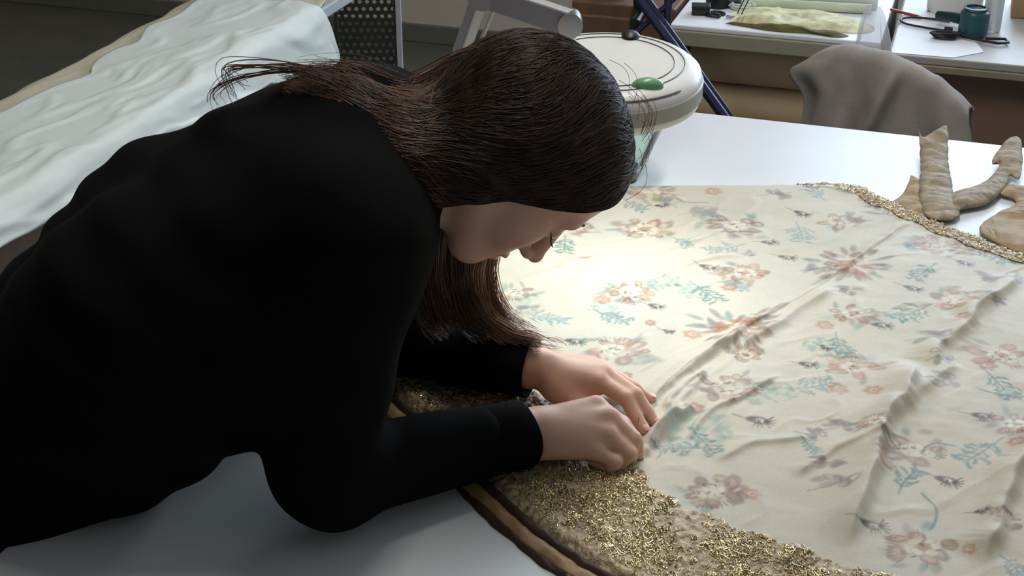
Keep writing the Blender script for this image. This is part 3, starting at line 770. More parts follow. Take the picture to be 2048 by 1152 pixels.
COL *= .71
def robe_part(name, mask, m, extra=None, label=None, colour=True, lift=0.0):
    cm = mask[:-1, :-1]
    nI = np.arange(GR.size).reshape(GR.shape)
    F = np.stack([nI[:-1, :-1], nI[1:, :-1], nI[1:, 1:], nI[:-1, 1:]], -1)[cm]
    u, inv = np.unique(F.ravel(), return_inverse=True)
    Z = Hh if extra is None else Hh + extra
    V = np.stack([GR.ravel()[u] - RO[0], GF.ravel()[u] - RO[1], Z.ravel()[u] + lift], -1)
    o = link_mesh(name, V, inv.reshape(-1, 4), m, robe, label=label)
    if colour:
        at = o.data.color_attributes.new('weave', 'FLOAT_COLOR', 'POINT')
        c4 = np.ones((len(u), 4), np.float32); c4[:, :3] = np.clip(COL.reshape(-1, 3)[u], 0, 1); at.data.foreach_set('color', c4.ravel())
    return o
m_silk = mat('brocade_silk', (220, 205, 175), .55, var=.05, scale=300, bump=.15, bscale=900, attr='weave', sheen=.15)
m_lace = mat('lace_ground', (166, 148, 120), .45, var=.4, scale=120, bump=.8, bscale=420, metal=.3)
m_gold = mat('gold_thread', (226, 210, 164), .17, metal=1.0, var=.45, scale=25)
robe_part('silk_panel', IN & ~LACE & ~TRIM, m_silk)
relief = .0022 * np.abs(fbm(GR * 95, GF * 95, 91, 3)) + .0012 * fbm(GR * 210, GF * 210, 95, 2)
lace_o = robe_part('lace_border', LACE, m_lace, extra=relief + .0012, label='wide metallic gold lace along the hem', colour=False)
trim_o = robe_part('neckline_trim', TRIM, m_lace, extra=relief + .0008, label='gold lace along the neckline', colour=False)

# metal thread scrolls sewn on the lace
def height(r, f):
    i = np.clip(((r - gr[0]) / ST).astype(int), 0, len(gr) - 1); j = np.clip(((f - gf[0]) / ST).astype(int), 0, len(gf) - 1)
    return Hh[i, j], i, j
def strands_mesh(paths, rad, n=3):
    """paths: (K,S,3) array, rad: scalar or (K,S) -> tube mesh with n sides"""
    P = np.asarray(paths, float); K, S, _ = P.shape
    T = np.gradient(P, axis=1); T /= np.linalg.norm(T, axis=2, keepdims=True) + 1e-12
    up = np.broadcast_to(np.array([.13, .21, .97]), T.shape)
    A = np.cross(T, up); A /= np.linalg.norm(A, axis=2, keepdims=True) + 1e-12
    B = np.cross(T, A)
    rad = np.broadcast_to(np.asarray(rad, float) if np.ndim(rad) else np.full((K, S), rad), (K, S))
    V = np.stack([P + (A * math.cos(2 * math.pi * k / n) + B * math.sin(2 * math.pi * k / n)) * rad[..., None] for k in range(n)], 2)
    idx = np.arange(K * S * n).reshape(K, S, n); nx = np.roll(idx, -1, axis=2)
    F = np.stack([idx[:, :-1], nx[:, :-1], nx[:, 1:], idx[:, 1:]], -1).reshape(-1, 4)
    return V.reshape(-1, 3), F
def scrolls(mask, count, seed, scale=1.0):
    g = np.random.default_rng(seed); ii, jj = np.nonzero(mask); pick = g.integers(0, len(ii), count)
    cx = gr[ii[pick]]; cy = gf[jj[pick]]; S = 12; t = np.linspace(0, 1, S)
    R0 = g.uniform(.002, .0075, count) * scale; turns = g.uniform(.55, 1.5, count) * g.choice([-1, 1], count); ph = g.uniform(0, 6.28, count)
    a = ph[:, None] + turns[:, None] * 6.283 * t[None]
    rad = R0[:, None] * (1 - .75 * t[None])
    el = g.uniform(.6, 1.3, count)[:, None]
    x = cx[:, None] + rad * np.cos(a) * el; y = cy[:, None] + rad * np.sin(a)
    h, i, j = height(x, y)
    z = h + relief[i, j] + .0013 + .0012 * np.sin(a * 1.5) ** 2
    return np.stack([x - RO[0], y - RO[1], z], -1), g.uniform(.0003, .0007, count)[:, None] * np.ones((1, S))
cl = np.clip(fbm(GR * 26 + 2, GF * 26, 71, 2) * .9 + .62, .06, 1) * np.clip((DH - .012) / .02, 0, 1)
lm = LACE & (rng.random(GR.shape) < cl) & (GR > -.25) & (GF < 1.95)
P1, R1 = scrolls(lm, 5600, 5)
V, F = strands_mesh(P1, R1); link_mesh('gold_scrolls', V, F, m_gold, lace_o, kind='stuff', label='gold thread scrolls on the hem lace')
P1, R1 = scrolls(TRIM, 500, 6, .7)
V, F = strands_mesh(P1, R1); link_mesh('gold_scrolls', V, F, m_gold, trim_o, kind='stuff', label='gold thread scrolls on the neckline')
# corded outline where lace meets silk

# hem: dark binding, folded lining and the second layer's edge below it
def ribbon(name, off0, off1, z0, z1, m, label=None, wob=.0, th=.004, seed=1):
    L = HEM[4:]; L = catmull(L, 3); d = np.gradient(L, axis=0); d /= np.linalg.norm(d, axis=1, keepdims=True)
    nrm = np.stack([d[:, 1], -d[:, 0]], -1)
    if (nrm[len(nrm) // 2] @ np.array([-1, -1])) < 0: nrm = -nrm
    k = len(L); cols = 9; V = []
    s = np.arange(k) * .35
    for c in range(cols):
        t = c / (cols - 1); o_ = off0 + (off1 - off0) * t + wob * fbm(s * .6, np.full(k, t * 1.5 + seed), seed, 2) * t
        z = z0 + (z1 - z0) * t + th * math.sin(math.pi * t) + .0018 * fbm(s * 1.4, np.full(k, t * 3.0), seed + 4, 2) * math.sin(math.pi * t)
        V.append(np.stack([L[:, 0] + nrm[:, 0] * o_ - RO[0], L[:, 1] + nrm[:, 1] * o_ - RO[1], z], -1))
    V = np.stack(V); g_ = np.arange(cols * k).reshape(cols, k)
    F = np.stack([g_[:-1, :-1], g_[:-1, 1:], g_[1:, 1:], g_[1:, :-1]], -1).reshape(-1, 4)
    o = link_mesh(name, V.reshape(-1, 3), F, m, robe, label=label)
    sd = o.modifiers.new('solid', 'SOLIDIFY'); sd.thickness = .0012; sd.offset = 0
m_bind = mat('dark_binding', (58, 38, 30), .7, var=.2, scale=60)
m_lin = mat('lining_silk', (150, 122, 84), .6, var=.25, scale=30, bump=.4, bscale=90)
ribbon('hem_binding', -.004, .009, .0075, .006, m_bind, 'dark brown hem binding', wob=.003, th=.005, seed=2)
ribbon('lining_fold', .004, .026, .004, .004, m_lin, 'tan lining folded along the hem', wob=.004, th=.005, seed=6)
ribbon('lower_binding', .022, .032, .004, .001, m_bind, 'dark lower edge of the lining', wob=.003, th=.003, seed=9)

# torn straps and lining at the shoulder
m_strap = mat('worn_strap', (152, 138, 116), .7, var=.3, scale=60, bump=.6, bscale=200)
m_strap2 = mat('worn_lining', (160, 138, 108), .7, var=.2, scale=40, bump=.4, bscale=150)
def blob_poly(name, pts, z, th, m, seed, rise=None):
    """thick torn cloth piece from a concave outline"""
    P = catmull(pts + [pts[0]], 5)[:-1]; n = len(P)
    bm = bmesh.new(); vs_ = [bm.verts.new((p[0] - RO[0], p[1] - RO[1], z)) for p in P]
    f = bm.faces.new(vs_); bmesh.ops.triangulate(bm, faces=[f])
    bmesh.ops.subdivide_edges(bm, edges=bm.edges[:], cuts=5, use_grid_fill=True)
    bm.verts.ensure_lookup_table()
    co = np.array([v.co[:] for v in bm.verts])
    D, _, _ = poly_dist(np.vstack([P, P[:1]]) - np.array(RO), co[:, 0], co[:, 1])
    hz = th * np.clip(D / .012, .1, 1) ** .6 + .005 * fbm(co[:, 0] * 22 + co[:, 1] * 9, co[:, 1] * 48, seed, 4) * np.clip(D / .01, 0, 1)
    for v, h_, c_ in zip(bm.verts, hz, co):
        v.co.z = z + max(h_, 0)
        if rise:
            d = c_[1] + RO[1] - rise[0]
            if d > 0: v.co.z += rise[1] * d
    bmesh.ops.recalc_face_normals(bm, faces=bm.faces[:])
    me = bpy.data.meshes.new(name); bm.to_mesh(me); bm.free()
    o = bpy.data.objects.new(name, me); sc.collection.objects.link(o); me.materials.append(m); o.parent = robe
    me.polygons.foreach_set('use_smooth', np.ones(len(me.polygons), bool))
    s = o.modifiers.new('solid', 'SOLIDIFY'); s.thickness = .004; s.offset = -1
    return o
blob_poly('strap', [(.751, 2.445), (.755, 2.424), (.776, 2.440), (.806, 2.462), (.792, 2.399), (.769, 2.303), (.742, 2.17), (.728, 2.10), (.682, 2.10), (.686, 2.17), (.706, 2.25), (.722, 2.303), (.738, 2.37)], .0055, .007, m_strap, 4, (2.36, .22))
blob_poly('strap', [(.752, 2.202), (.805, 2.235), (.844, 2.28), (.862, 2.315), (.851, 2.322), (.905, 2.405), (.924, 2.40), (.884, 2.268), (.868, 2.275), (.846, 2.23), (.795, 2.16), (.751, 2.139), (.725, 2.13)], .0055, .007, m_strap, 14, (2.25, .12))
blob_poly('torn_lining', [(.636, 2.170), (.664, 2.205), (.690, 2.262), (.702, 2.290), (.712, 2.24), (.700, 2.12), (.665, 2.10)], .0045, .004, m_strap2, 34)
blob_poly('torn_lining', [(.829, 2.202), (.858, 2.239), (.892, 2.213), (.93, 2.05), (.88, 1.93), (.80, 1.96), (.75, 2.05), (.799, 2.118), (.837, 2.149), (.847, 2.181)], .0045, .003, m_strap2, 24)
# ------------------------------------------------------------------ the woman: implicit surfaces meshed with surface nets
PO = np.array([-.66, 1.46, -TZ])            # feet, in the work-area frame (heights counted from the table top)
def rc(a, b, ra, rb, k=.01, op='u'):
    a, b = np.array(a, float), np.array(b, float); m = max(ra, rb) + k
    return dict(t='rc', a=a, b=b, ra=ra, rb=rb, k=k, op=op, lo=np.minimum(a, b) - m, hi=np.maximum(a, b) + m)
def el(c, rad, k=.01, op='u', M=None):
    c = np.array(c, float); rad = np.array(rad, float); M = np.eye(3) if M is None else M
    e = np.abs(M) @ rad + k
    return dict(t='el', c=c, rad=rad, M=M, k=k, op=op, lo=c - e, hi=c + e)
def hs(c, n, box, k=.006, op='s'):
    """half space, removed (or kept) inside a box region"""
    n = np.array(n, float); n /= np.linalg.norm(n)
    return dict(t='hs', c=np.array(c, float), n=n, k=k, op=op, lo=np.array(box[0], float), hi=np.array(box[1], float), nolim=True)
def ev(p, X):
    if p['t'] == 'rc':
        ba = p['b'] - p['a']; pa = X - p['a']; t = np.clip(pa @ ba / (ba @ ba + 1e-12), 0, 1)
        return np.linalg.norm(pa - t[..., None] * ba, axis=-1) - (p['ra'] + (p['rb'] - p['ra']) * t)
    if p['t'] == 'el':
        q = (X - p['c']) @ p['M']; k0 = np.linalg.norm(q / p['rad'], axis=-1); k1 = np.linalg.norm(q / p['rad'] ** 2, axis=-1) + 1e-9
        return k0 * (k0 - 1) / k1
    return -((X - p['c']) @ p['n'])                       # positive side of n is 'inside' the cutter
def combine(pr, X, warp=None):
    d = np.full(X.shape[:-1], .5)
    for p in pr:
        b = ev(p, X); k = p['k']
        if p['op'] == 'u':
            h = np.clip(.5 + .5 * (d - b) / k, 0, 1); d = d * (1 - h) + b * h - k * h * (1 - h)
        else:
            b = -b; h = np.clip(.5 - .5 * (d - b) / k, 0, 1); d = d * (1 - h) + b * h + k * h * (1 - h)
    if warp is not None: d = d + warp(X)
    return d
def surface(pr, res, warp=None, N=22):
    lo = np.min([p['lo'] for p in pr if p['op'] == 'u'], 0) - 3 * res; hi = np.max([p['hi'] for p in pr if p['op'] == 'u'], 0) + 3 * res
    nb = np.ceil((hi - lo) / (res * N)).astype(int)
    B = 1 << 20; vid, vpos, quads = [], [], []
    loc_ = np.arange(-1, N + 1) * res; half = .5 * N * res
    corner = np.array([(i, j, k) for i in (0, 1) for j in (0, 1) for k in (0, 1)])
    edges = [(0, 4), (1, 5), (2, 6), (3, 7), (0, 2), (1, 3), (4, 6), (5, 7), (0, 1), (2, 3), (4, 5), (6, 7)]
    for bx in range(nb[0]):
        for by in range(nb[1]):
            for bz_ in range(nb[2]):
                o = lo + np.array([bx, by, bz_]) * (N * res); c = o + half
                sel = [p for p in pr if np.all(p['lo'] - half - 2 * res < c) and np.all(p['hi'] + half + 2 * res > c)]
                if not any(p['op'] == 'u' for p in sel): continue
                dc = combine(sel, c[None], warp)[0]
                if abs(dc) > half * 1.8 + .03 and not any(p['op'] == 's' for p in sel): continue
                X = np.stack(np.meshgrid(o[0] + loc_, o[1] + loc_, o[2] + loc_, indexing='ij'), -1)
                D = combine(sel, X, warp)
                if D.min() > 0 or D.max() < 0: continue
                s = D < 0
                cs = np.zeros((N + 1,) * 3, int)
                for i, j, k in corner: cs += s[i:i + N + 1, j:j + N + 1, k:k + N + 1]
                act = np.argwhere((cs > 0) & (cs < 8))
                if len(act) == 0: continue
                cv = np.stack([D[act[:, 0] + i, act[:, 1] + j, act[:, 2] + k] for i, j, k in corner], 1)
                acc = np.zeros((len(act), 3)); cnt = np.zeros(len(act))
                for a, b in edges:
                    va, vb = cv[:, a], cv[:, b]; x = (va < 0) != (vb < 0)
                    t = np.where(x, va / np.where(x, va - vb, 1), 0)
                    acc += np.where(x[:, None], corner[a] + t[:, None] * (corner[b] - corner[a]), 0); cnt += x
                g = act - 1 + np.array([bx, by, bz_]) * N + 4
                vid.append((g[:, 0] * B + g[:, 1]) * B + g[:, 2]); vpos.append(o + (act - 1 + acc / cnt[:, None]) * res)
                I = s[1:N + 1, 1:N + 1, 1:N + 1]; base = np.array([bx, by, bz_]) * N + 4
                for ax in range(3):
                    sl = [slice(1, N + 1)] * 3; sl[ax] = slice(2, N + 2); J_ = s[tuple(sl)]
                    for flip in (False, True):
                        e = np.argwhere((I & ~J_) if not flip else (~I & J_)) + base
                        if len(e) == 0: continue
                        u, v = (ax + 1) % 3, (ax + 2) % 3; q = []
                        for du, dv in ((0, 0), (-1, 0), (-1, -1), (0, -1)):
                            w_ = e.copy(); w_[:, u] += du; w_[:, v] += dv; q.append((w_[:, 0] * B + w_[:, 1]) * B + w_[:, 2])
                        q = np.stack(q, 1); quads.append(q if not flip else q[:, ::-1])
    vid = np.concatenate(vid); vpos = np.concatenate(vpos); quads = np.concatenate(quads)
    ids, first = np.unique(vid, return_index=True); P = vpos[first]
    F = np.searchsorted(ids, quads); F = np.clip(F, 0, len(ids) - 1)
    good = np.all(ids[F] == quads, axis=1)
    return P, F[good]

# head frame: forward (face), left, up
TH_ = math.radians(66); HS = 1.05
HO = np.array([.016, 1.46, .372])
FW = np.array([math.cos(TH_), 0, -math.sin(TH_)]); UP = np.array([math.sin(TH_), 0, math.cos(TH_)]); LF = np.array([0., 1, 0])
HM = np.stack([FW, LF, UP], 1)
def hp(x, y, z): return HO + HM @ (np.array([x, y, z]) * HS)
def hrc(a, b, ra, rb, k=.01, op='u'): return rc(hp(*a), hp(*b), ra * HS, rb * HS, k, op)
def hel(c, rad, k=.01, op='u', tilt=0.0):
    M = HM
    if tilt:
        ct, st_ = math.cos(tilt), math.sin(tilt); M = HM @ np.array([[ct, 0, st_], [0, 1, 0], [-st_, 0, ct]])
    return el(hp(*c), np.array(rad) * HS, k, op, M)
head = [
    hel((-.014, 0, .024), (.095, .074, .083), .02),
    hel((.028, 0, .036), (.056, .060, .058), .03),
    hel((.028, 0, -.040), (.056, .054, .072), .03),
    hel((.066, 0, -.062), (.024, .030, .040), .025),
    hel((.072, 0, -.100), (.017, .020, .016), .022),
    hrc((-.012, .052, -.045), (.058, .020, -.100), .018, .012, .025), hrc((-.012, -.052, -.045), (.058, -.020, -.100), .018, .012, .025),
    hel((.052, .036, -.030), (.026, .024, .030), .02), hel((.052, -.036, -.030), (.026, .024, .030), .02),
    hrc((.074, .036, .019), (.083, .010, .018), .009, .009, .016), hrc((.074, -.036, .019), (.083, -.010, .018), .009, .009, .016),
    hel((.097, .030, -.001), (.016, .017, .010), .014, 's'), hel((.097, -.030, -.001), (.016, .017, .010), .014, 's'),
    hel((.074, .031, -.002), (.0125, .0145, .0115), .004), hel((.074, -.031, -.002), (.0125, .0145, .0115), .004),
    hrc((.086, 0, .008), (.109, 0, -.036), .0065, .0085, .010), hel((.109, 0, -.039), (.0105, .010, .0085), .006),
    hel((.099, .010, -.044), (.009, .0065, .0065), .005), hel((.099, -.010, -.044), (.009, .0065, .0065), .005),
    hel((.104, .0055, -.0505), (.006, .0028, .003), .002, 's'), hel((.104, -.0055, -.0505), (.006, .0028, .003), .002, 's'),
    hel((.090, 0, -.066), (.0085, .020, .0055), .005), hel((.088, 0, -.0775), (.0085, .017, .0062), .005),
    hel((.097, 0, -.0715), (.006, .020, .0016), .003, 's'),
    hel((-.012, .076, -.010), (.016, .010, .030), .008), hel((-.012, -.076, -.010), (.016, .010, .030), .008),
]
neck = [rc(hp(-.030, 0, -.045), (-.13, 1.46, .345), .050, .058, .03), rc((-.13, 1.46, .345), (-.20, 1.46, .33), .058, .09, .03)]
torso = []
for s in (-1, 1):
    torso += [rc((-.21, 1.46 + s * .09, .315), (-.40, 1.46 + s * .06, .205), .088, .09, .04), rc((-.40, 1.46 + s * .06, .205), (-.62, 1.46 + s * .08, .03), .09, .105, .04)]
RSH, REL, RWR = (-.165, 1.305, .350), (-.203, 1.278, .070), (.008, 1.388, .050)
LSH, LEL, LWR = (-.165, 1.615, .350), (-.220, 1.640, .062), (.020, 1.538, .056)
legs = []
for s in (-1, 1):
    legs += [rc((-.63, 1.46 + s * .085, .0), (-.60, 1.46 + s * .09, -.36), .085, .055, .03), rc((-.60, 1.46 + s * .09, -.36), (-.70, 1.46 + s * .10, -.69), .055, .036, .02), rc((-.70, 1.46 + s * .10, -.72), (-.57, 1.46 + s * .11, -.745), .034, .022, .015)]
arms = []
for sh, e_, w_ in ((RSH, REL, RWR), (LSH, LEL, LWR)):
    arms += [rc(sh, e_, .048, .038, .02), rc(e_, w_, .038, .026, .015)]
# right hand: fist with the index and thumb pinching the needle
hands = []
Rm = [(.100, 1.428, .065), (.115, 1.406, .062), (.112, 1.385, .052), (.097, 1.371, .039)]
Rp = [(.131, 1.412, .049), (.142, 1.393, .041), (.136, 1.377, .032), (.120, 1.366, .027)]
Rd = [(.147, 1.408, .028), (.139, 1.392, .016), (.127, 1.380, .014), (.113, 1.371, .013)]
Rt = [(.150, 1.402, .014), (.123, 1.397, .013), (.108, 1.388, .016), (.096, 1.380, .016)]
hands += [rc(RWR, (.030, 1.396, .050), .027, .026, .012)]
for i, (m_, r0) in enumerate(zip(Rm, (.0125, .0125, .012, .0105))):
    st0 = (.028, 1.408 - .008 * i, .052 - .004 * i)
    hands.append(rc(st0, m_, .018, r0, .014))
hands += [el((.066, 1.398, .048), (.040, .030, .016), .014)]
for a, b, c, d, r0 in zip(Rm, Rp, Rd, Rt, (.0102, .0106, .0100, .0088)):
    hands += [rc(a, b, r0 * 1.10, r0 * .98, .004), rc(b, c, r0 * .98, r0 * .86, .003), rc(c, d, r0 * .86, r0 * .72, .003)]
hands += [rc((.045, 1.425, .040), (.085, 1.440, .030), .016, .012, .012), rc((.085, 1.440, .030), (.118, 1.425, .022), .0115, .010, .004), rc((.118, 1.425, .022), (.143, 1.409, .013), .010, .0078, .003)]
# left hand: arched over the cloth, fingertips pressing it flat
Lm = [(.108, 1.502, .054), (.114, 1.520, .056), (.112, 1.540, .050), (.104, 1.557, .040)]
Lp = [(.140, 1.482, .043), (.152, 1.490, .042), (.152, 1.520, .034), (.140, 1.545, .024)]
Ld = [(.152, 1.466, .026), (.166, 1.480, .025), (.165, 1.524, .020), (.152, 1.550, .015)]
Lt = [(.162, 1.452, .016), (.176, 1.470, .016), (.176, 1.526, .014), (.160, 1.555, .0125)]
hands += [rc(LWR, (.045, 1.532, .056), .026, .025, .012), el((.075, 1.526, .054), (.040, .028, .016), .014)]
for i, (m_, r0) in enumerate(zip(Lm, (.0125, .0125, .012, .0105))):
    hands.append(rc((.042, 1.522 + .008 * i, .056 - .003 * i), m_, .017, r0, .014))
for a, b, c, d, r0 in zip(Lm, Lp, Ld, Lt, (.0100, .0104, .0098, .0086)):
    hands += [rc(a, b, r0 * 1.10, r0 * .98, .004), rc(b, c, r0 * .98, r0 * .86, .003), rc(c, d, r0 * .86, r0 * .70, .003)]
hands += [rc((.055, 1.505, .042), (.088, 1.484, .028), .018, .012, .014), rc((.088, 1.484, .028), (.112, 1.462, .022), .0115, .010, .004), rc((.112, 1.462, .022), (.130, 1.442, .018), .010, .0078, .003), el((.080, 1.516, .040), (.036, .024, .020), .014)]
body = head + neck + torso + arms + hands

person = thing('person', 'person in a black shirt with long brown hair leaning over the robe', 'person', hw(PO[0], PO[1], 0), YAW)
m_skin = mat('skin', (214, 170, 148), .5, var=.05, scale=60, sss=.12, bump=.05, bscale=500)
P, F = surface(body, .0025)
link_mesh('body', P - PO, F, m_skin, person)

# shirt: loose torso and sleeves, hollow at the cuffs and neck
def shirt_warp(X):
    r, f, h = X[..., 0], X[..., 1], X[..., 2]
    w = .0035 * np.sin(r * 46 + h * 30 + 2 * np.sin(f * 13)) * np.sin(f * 21 + h * 38)
    return (w + .0025 * np.sin(h * 75 + r * 31 + f * 12) * np.sin(r * 25)) * np.clip((-.06 - r) / .1, 0, 1)
shirt = []; cuffs = []
for s in (-1, 1):
    shirt += [rc((-.20, 1.46 + s * .085, .318), (-.40, 1.46 + s * .085, .205), .122, .136, .05), rc((-.40, 1.46 + s * .085, .205), (-.68, 1.46 + s * .09, -.06), .136, .140, .05)]
    shirt += [rc((-.26, 1.46 + s * .115, .210), (-.44, 1.46 + s * .115, .112), .095, .100, .06)]
shirt += [rc((-.30, 1.46, .32), (-.165, 1.46, .375), .10, .088, .05)]
for sh, e_, w_ in ((RSH, REL, RWR), (LSH, LEL, LWR)):
    sh, e_, w_ = map(np.array, (sh, e_, w_)); d = (w_ - e_) / np.linalg.norm(w_ - e_)
    end = w_ + d * .004
    shirt += [rc(sh, e_ + np.array([0, 0, .004]), .074, .054, .04), rc(e_, end - d * .058, .054, .0428, .03)]
    cuffs.append((end, d))
shirt += [rc((-.185, 1.46, .40), (-.085, 1.46, .385), .070, .060, .03), rc((-.125, 1.46, .372), (-.03, 1.46, .375), .056, .066, .005, 's')]
m_shirt = mat('black_cotton', (13, 13, 14), .95, var=.1, scale=12, spec=.1, bump=.15, bscale=400)
P, F = surface(shirt, .0045, shirt_warp)
shirt_o = link_mesh('shirt', P - PO, F, m_shirt, person, label='loose black long-sleeved shirt')
for end, d in cuffs:                                     # open sleeve ends
    x_ = np.cross(d, [0, 0, 1]); x_ /= np.linalg.norm(x_); y_ = np.cross(x_, d); mb = MB(); n = 40
    prof = [(-.085, .0400), (-.055, .0430), (-.02, .0424), (-.001, .0425), (.001, .0418), (.0005, .0398), (-.02, .0392), (-.06, .036)]
    for q_, r_ in prof:
        for k in range(n):
            a = 2 * math.pi * k / n; rw = r_ * (1 + .02 * math.sin(3 * a + 1) + .012 * math.sin(5 * a))
            mb.v.append(tuple(end - PO + d * (q_ + .004 * math.cos(a)) + x_ * (rw * math.cos(a)) + y_ * (rw * .95 * math.sin(a))))
    for i in range(len(prof) - 1):
        for k in range(n):
            mb.f.append((i * n + k, i * n + (k + 1) % n, (i + 1) * n + (k + 1) % n, (i + 1) * n + k))
    mb.build('cuff', m_shirt, shirt_o, smooth=True)
trous = []
for s in (-1, 1):
    trous += [rc((-.655, 1.46 + s * .08, .0), (-.605, 1.46 + s * .09, -.36), .125, .085, .03), rc((-.605, 1.46 + s * .09, -.36), (-.70, 1.46 + s * .10, -.70), .085, .062, .02)]
P, F = surface(trous, .007); link_mesh('trousers', P - PO, F, mat('black_trousers', (20, 20, 24), .85), person)
for s in (-1, 1):
    c = (-.63, 1.46 + s * .105)
    P, F = surface([rc((c[0] - .07, c[1], -.735), (c[0] + .09, c[1] + s * .012, -.742), .045, .036, .02), hs((c[0], c[1], -.779), (0, 0, -1), ((c[0] - .2, c[1] - .1, -.85), (c[0] + .2, c[1] + .1, -.70)), .003)], .005)
    link_mesh('shoe', P - PO, F, mat('shoe_leather', (30, 28, 28), .4), person)

# eyes, lids' lashes, brows, nails
m_eye = mat('eye_white', (200, 190, 184), .2, var=.02); m_dark = mat('lash_dark', (18, 13, 11), .6)
for s in (-1, 1):
    c = hp(.0765, s * .031, -.0045) - PO
    MB().sphere(tuple(c), .0112, 18, 12).build('eye', m_eye, person, smooth=True)
    L = []
    for k in range(13):
        t_ = k / 12 - .5; y = s * (.031 + t_ * .030); x = .0855 - .011 * (2 * t_) ** 2; z = -.0085 + .004 * (2 * t_) ** 2
        a = hp(x, y, z); b = hp(x + .006, y + s * .004 * t_, z - .004); c2 = hp(x + .0105, y + s * .008 * t_, z - .003)
        L.append((a - PO, b - PO, c2 - PO))
    V, F = strands_mesh(np.array(L), np.array([[.0005, .0004, .0002]] * 13), 4); link_mesh('eyelashes', V, F, m_dark, person)
    bw = [hp(x, s * y, z) - PO for x, y, z in ((.092, .012, .0215), (.0905, .022, .026), (.085, .034, .028), (.072, .048, .024))]
    MB().tube(bw, [.0022, .0028, .0024, .0010], 8, flat=.6).build('eyebrow', mat('brow_hair', (58, 42, 34), .7), person, smooth=True)
    mm = [hp(x, y, z) - PO for x, y, z in ((.0935, -.014, -.0715), (.0985, 0, -.0712), (.0935, .014, -.0715))] if s > 0 else None
m_nail = mat('fingernail', (232, 184, 168), .3, var=.02)
for tips, prev in ((Rt[:1], Rd[:1]), (Lt, Ld)):
    for a, b in zip(tips, prev):
        a, b = np.array(a), np.array(b); d = (a - b) / np.linalg.norm(a - b); n_ = np.array([d[2] * d[0], d[2] * d[1], -(d[0] ** 2 + d[1] ** 2)]); n_ = -n_ / (np.linalg.norm(n_) + 1e-9)
        if abs(d[2]) > .95: n_ = np.array([1., 0, 0])
        c = a + n_ * .0058 - PO; s_ = np.cross(d, n_)
        mb = MB().sphere((0, 0, 0), (1, 1, 1), 12, 8)
        mb.v = [tuple(c + d * (v[0] * .0058) + s_ * (v[1] * .0045) + n_ * (v[2] * .0016)) for v in mb.v]
        mb.build('fingernail', m_nail, person, smooth=True)

# hair: cap, gathered mass at the nape, then strands over it
m_hair = mat('brown_hair', (40, 29, 24), .6, var=.35, scale=90, spec=.2)
m_hairs = mat('hair_strand', (98, 70, 56), .45, var=.4, scale=40, spec=.4)
cap = [
    hel((-.018, 0, .021), (.110, .087, .096), .02), hel((.020, 0, .042), (.064, .072, .056), .03),
    hel((-.045, 0, -.012), (.070, .084, .078), .04),
    hs(hp(.082, 0, .066), HM @ np.array([.80, 0, -.60]), (HO - .2, HO + .2), .012),
    rc(hp(-.050, -.030, -.050), (-.115, 1.415, .395), .050, .052, .04), rc(hp(-.055, .03, -.045), (-.12, 1.47, .405), .050, .046, .04),
    rc((-.115, 1.42, .398), (-.175, 1.435, .432), .052, .034, .03), rc((-.175, 1.435, .432), (-.235, 1.445, .452), .034, .012, .03),
    rc((-.10, 1.40, .375), hp(-.030, -.072, -.048), .034, .024, .03),
]
def hair_warp(X):
    q = (X - HO) @ HM
    return .0006 * np.sin(q[..., 2] * 210 - q[..., 0] * 120 + 3 * np.sin(q[..., 1] * 60))
P, F = surface(cap, .0032, hair_warp)
hair_o = link_mesh('hair', P - PO, F, m_hair, person, label='long brown hair gathered loosely at the nape')
# strands lying on the hair mass: traced over its surface from the hairline back to the nape and down the tail
g = np.random.default_rng(17); K = 7000; S = 11
pts = [P[g.integers(0, len(P), K)]]
NP_, TE = np.array([-.115, 1.42, .412]), np.array([-.27, 1.45, .462])
def field(X):
    w_ = np.clip((-.085 - X[:, 0]) / .04, 0, 1)[:, None]; v = (NP_ - X) * (1 - w_) + (TE - X) * w_
    v = v / (np.linalg.norm(v, axis=1, keepdims=True) + 1e-9)
    v = v + .22 * np.stack([np.sin(X[:, 1] * 40 + X[:, 2] * 31), np.sin(X[:, 0] * 37 + 1), np.sin(X[:, 0] * 33 + X[:, 1] * 29)], -1)
    return v + np.array([0, -.10, -.25]) * np.clip((X[:, 0] + .06) / .1, 0, 1)[:, None]
def normal(X, e=.002):
    n_ = np.stack([combine(cap, X + e * ax_) - combine(cap, X - e * ax_) for ax_ in np.eye(3)], -1)
    return n_ / (np.linalg.norm(n_, axis=1, keepdims=True) + 1e-9)
step = g.uniform(.004, .0085, K)[:, None]; wig = g.normal(0, .17, (K, 3))
for i in range(S - 1):
    X = pts[-1]; n_ = normal(X); v = field(X) + wig; v = v - n_ * np.sum(v * n_, 1, keepdims=True); v /= np.linalg.norm(v, axis=1, keepdims=True) + 1e-9
    X = X + v * step; X = X - normal(X) * combine(cap, X)[:, None]; pts.append(X)
pts = np.stack(pts, 1); t = np.linspace(0, 1, S)
lift = g.uniform(-.0002, .0016, K)
pts = pts + np.stack([normal(pts[:, i]) for i in range(S)], 1) * (lift[:, None] * np.sin(t * math.pi)[None] - .0003)[..., None]
m_head = mat('hair_crown', (50, 37, 30), .5, var=.4, scale=40, spec=.3)
for sel, m_ in ((pts[:, 0, 0] > -.055, m_head), (pts[:, 0, 0] <= -.055, m_hairs)):
    V, F = strands_mesh(pts[sel] - PO, .0006 * np.ones((sel.sum(), 1)) * np.sin(np.clip(t, .04, .96) * math.pi)[None] ** .5)
    link_mesh('hair_strands', V, F, m_, person, kind='stuff')
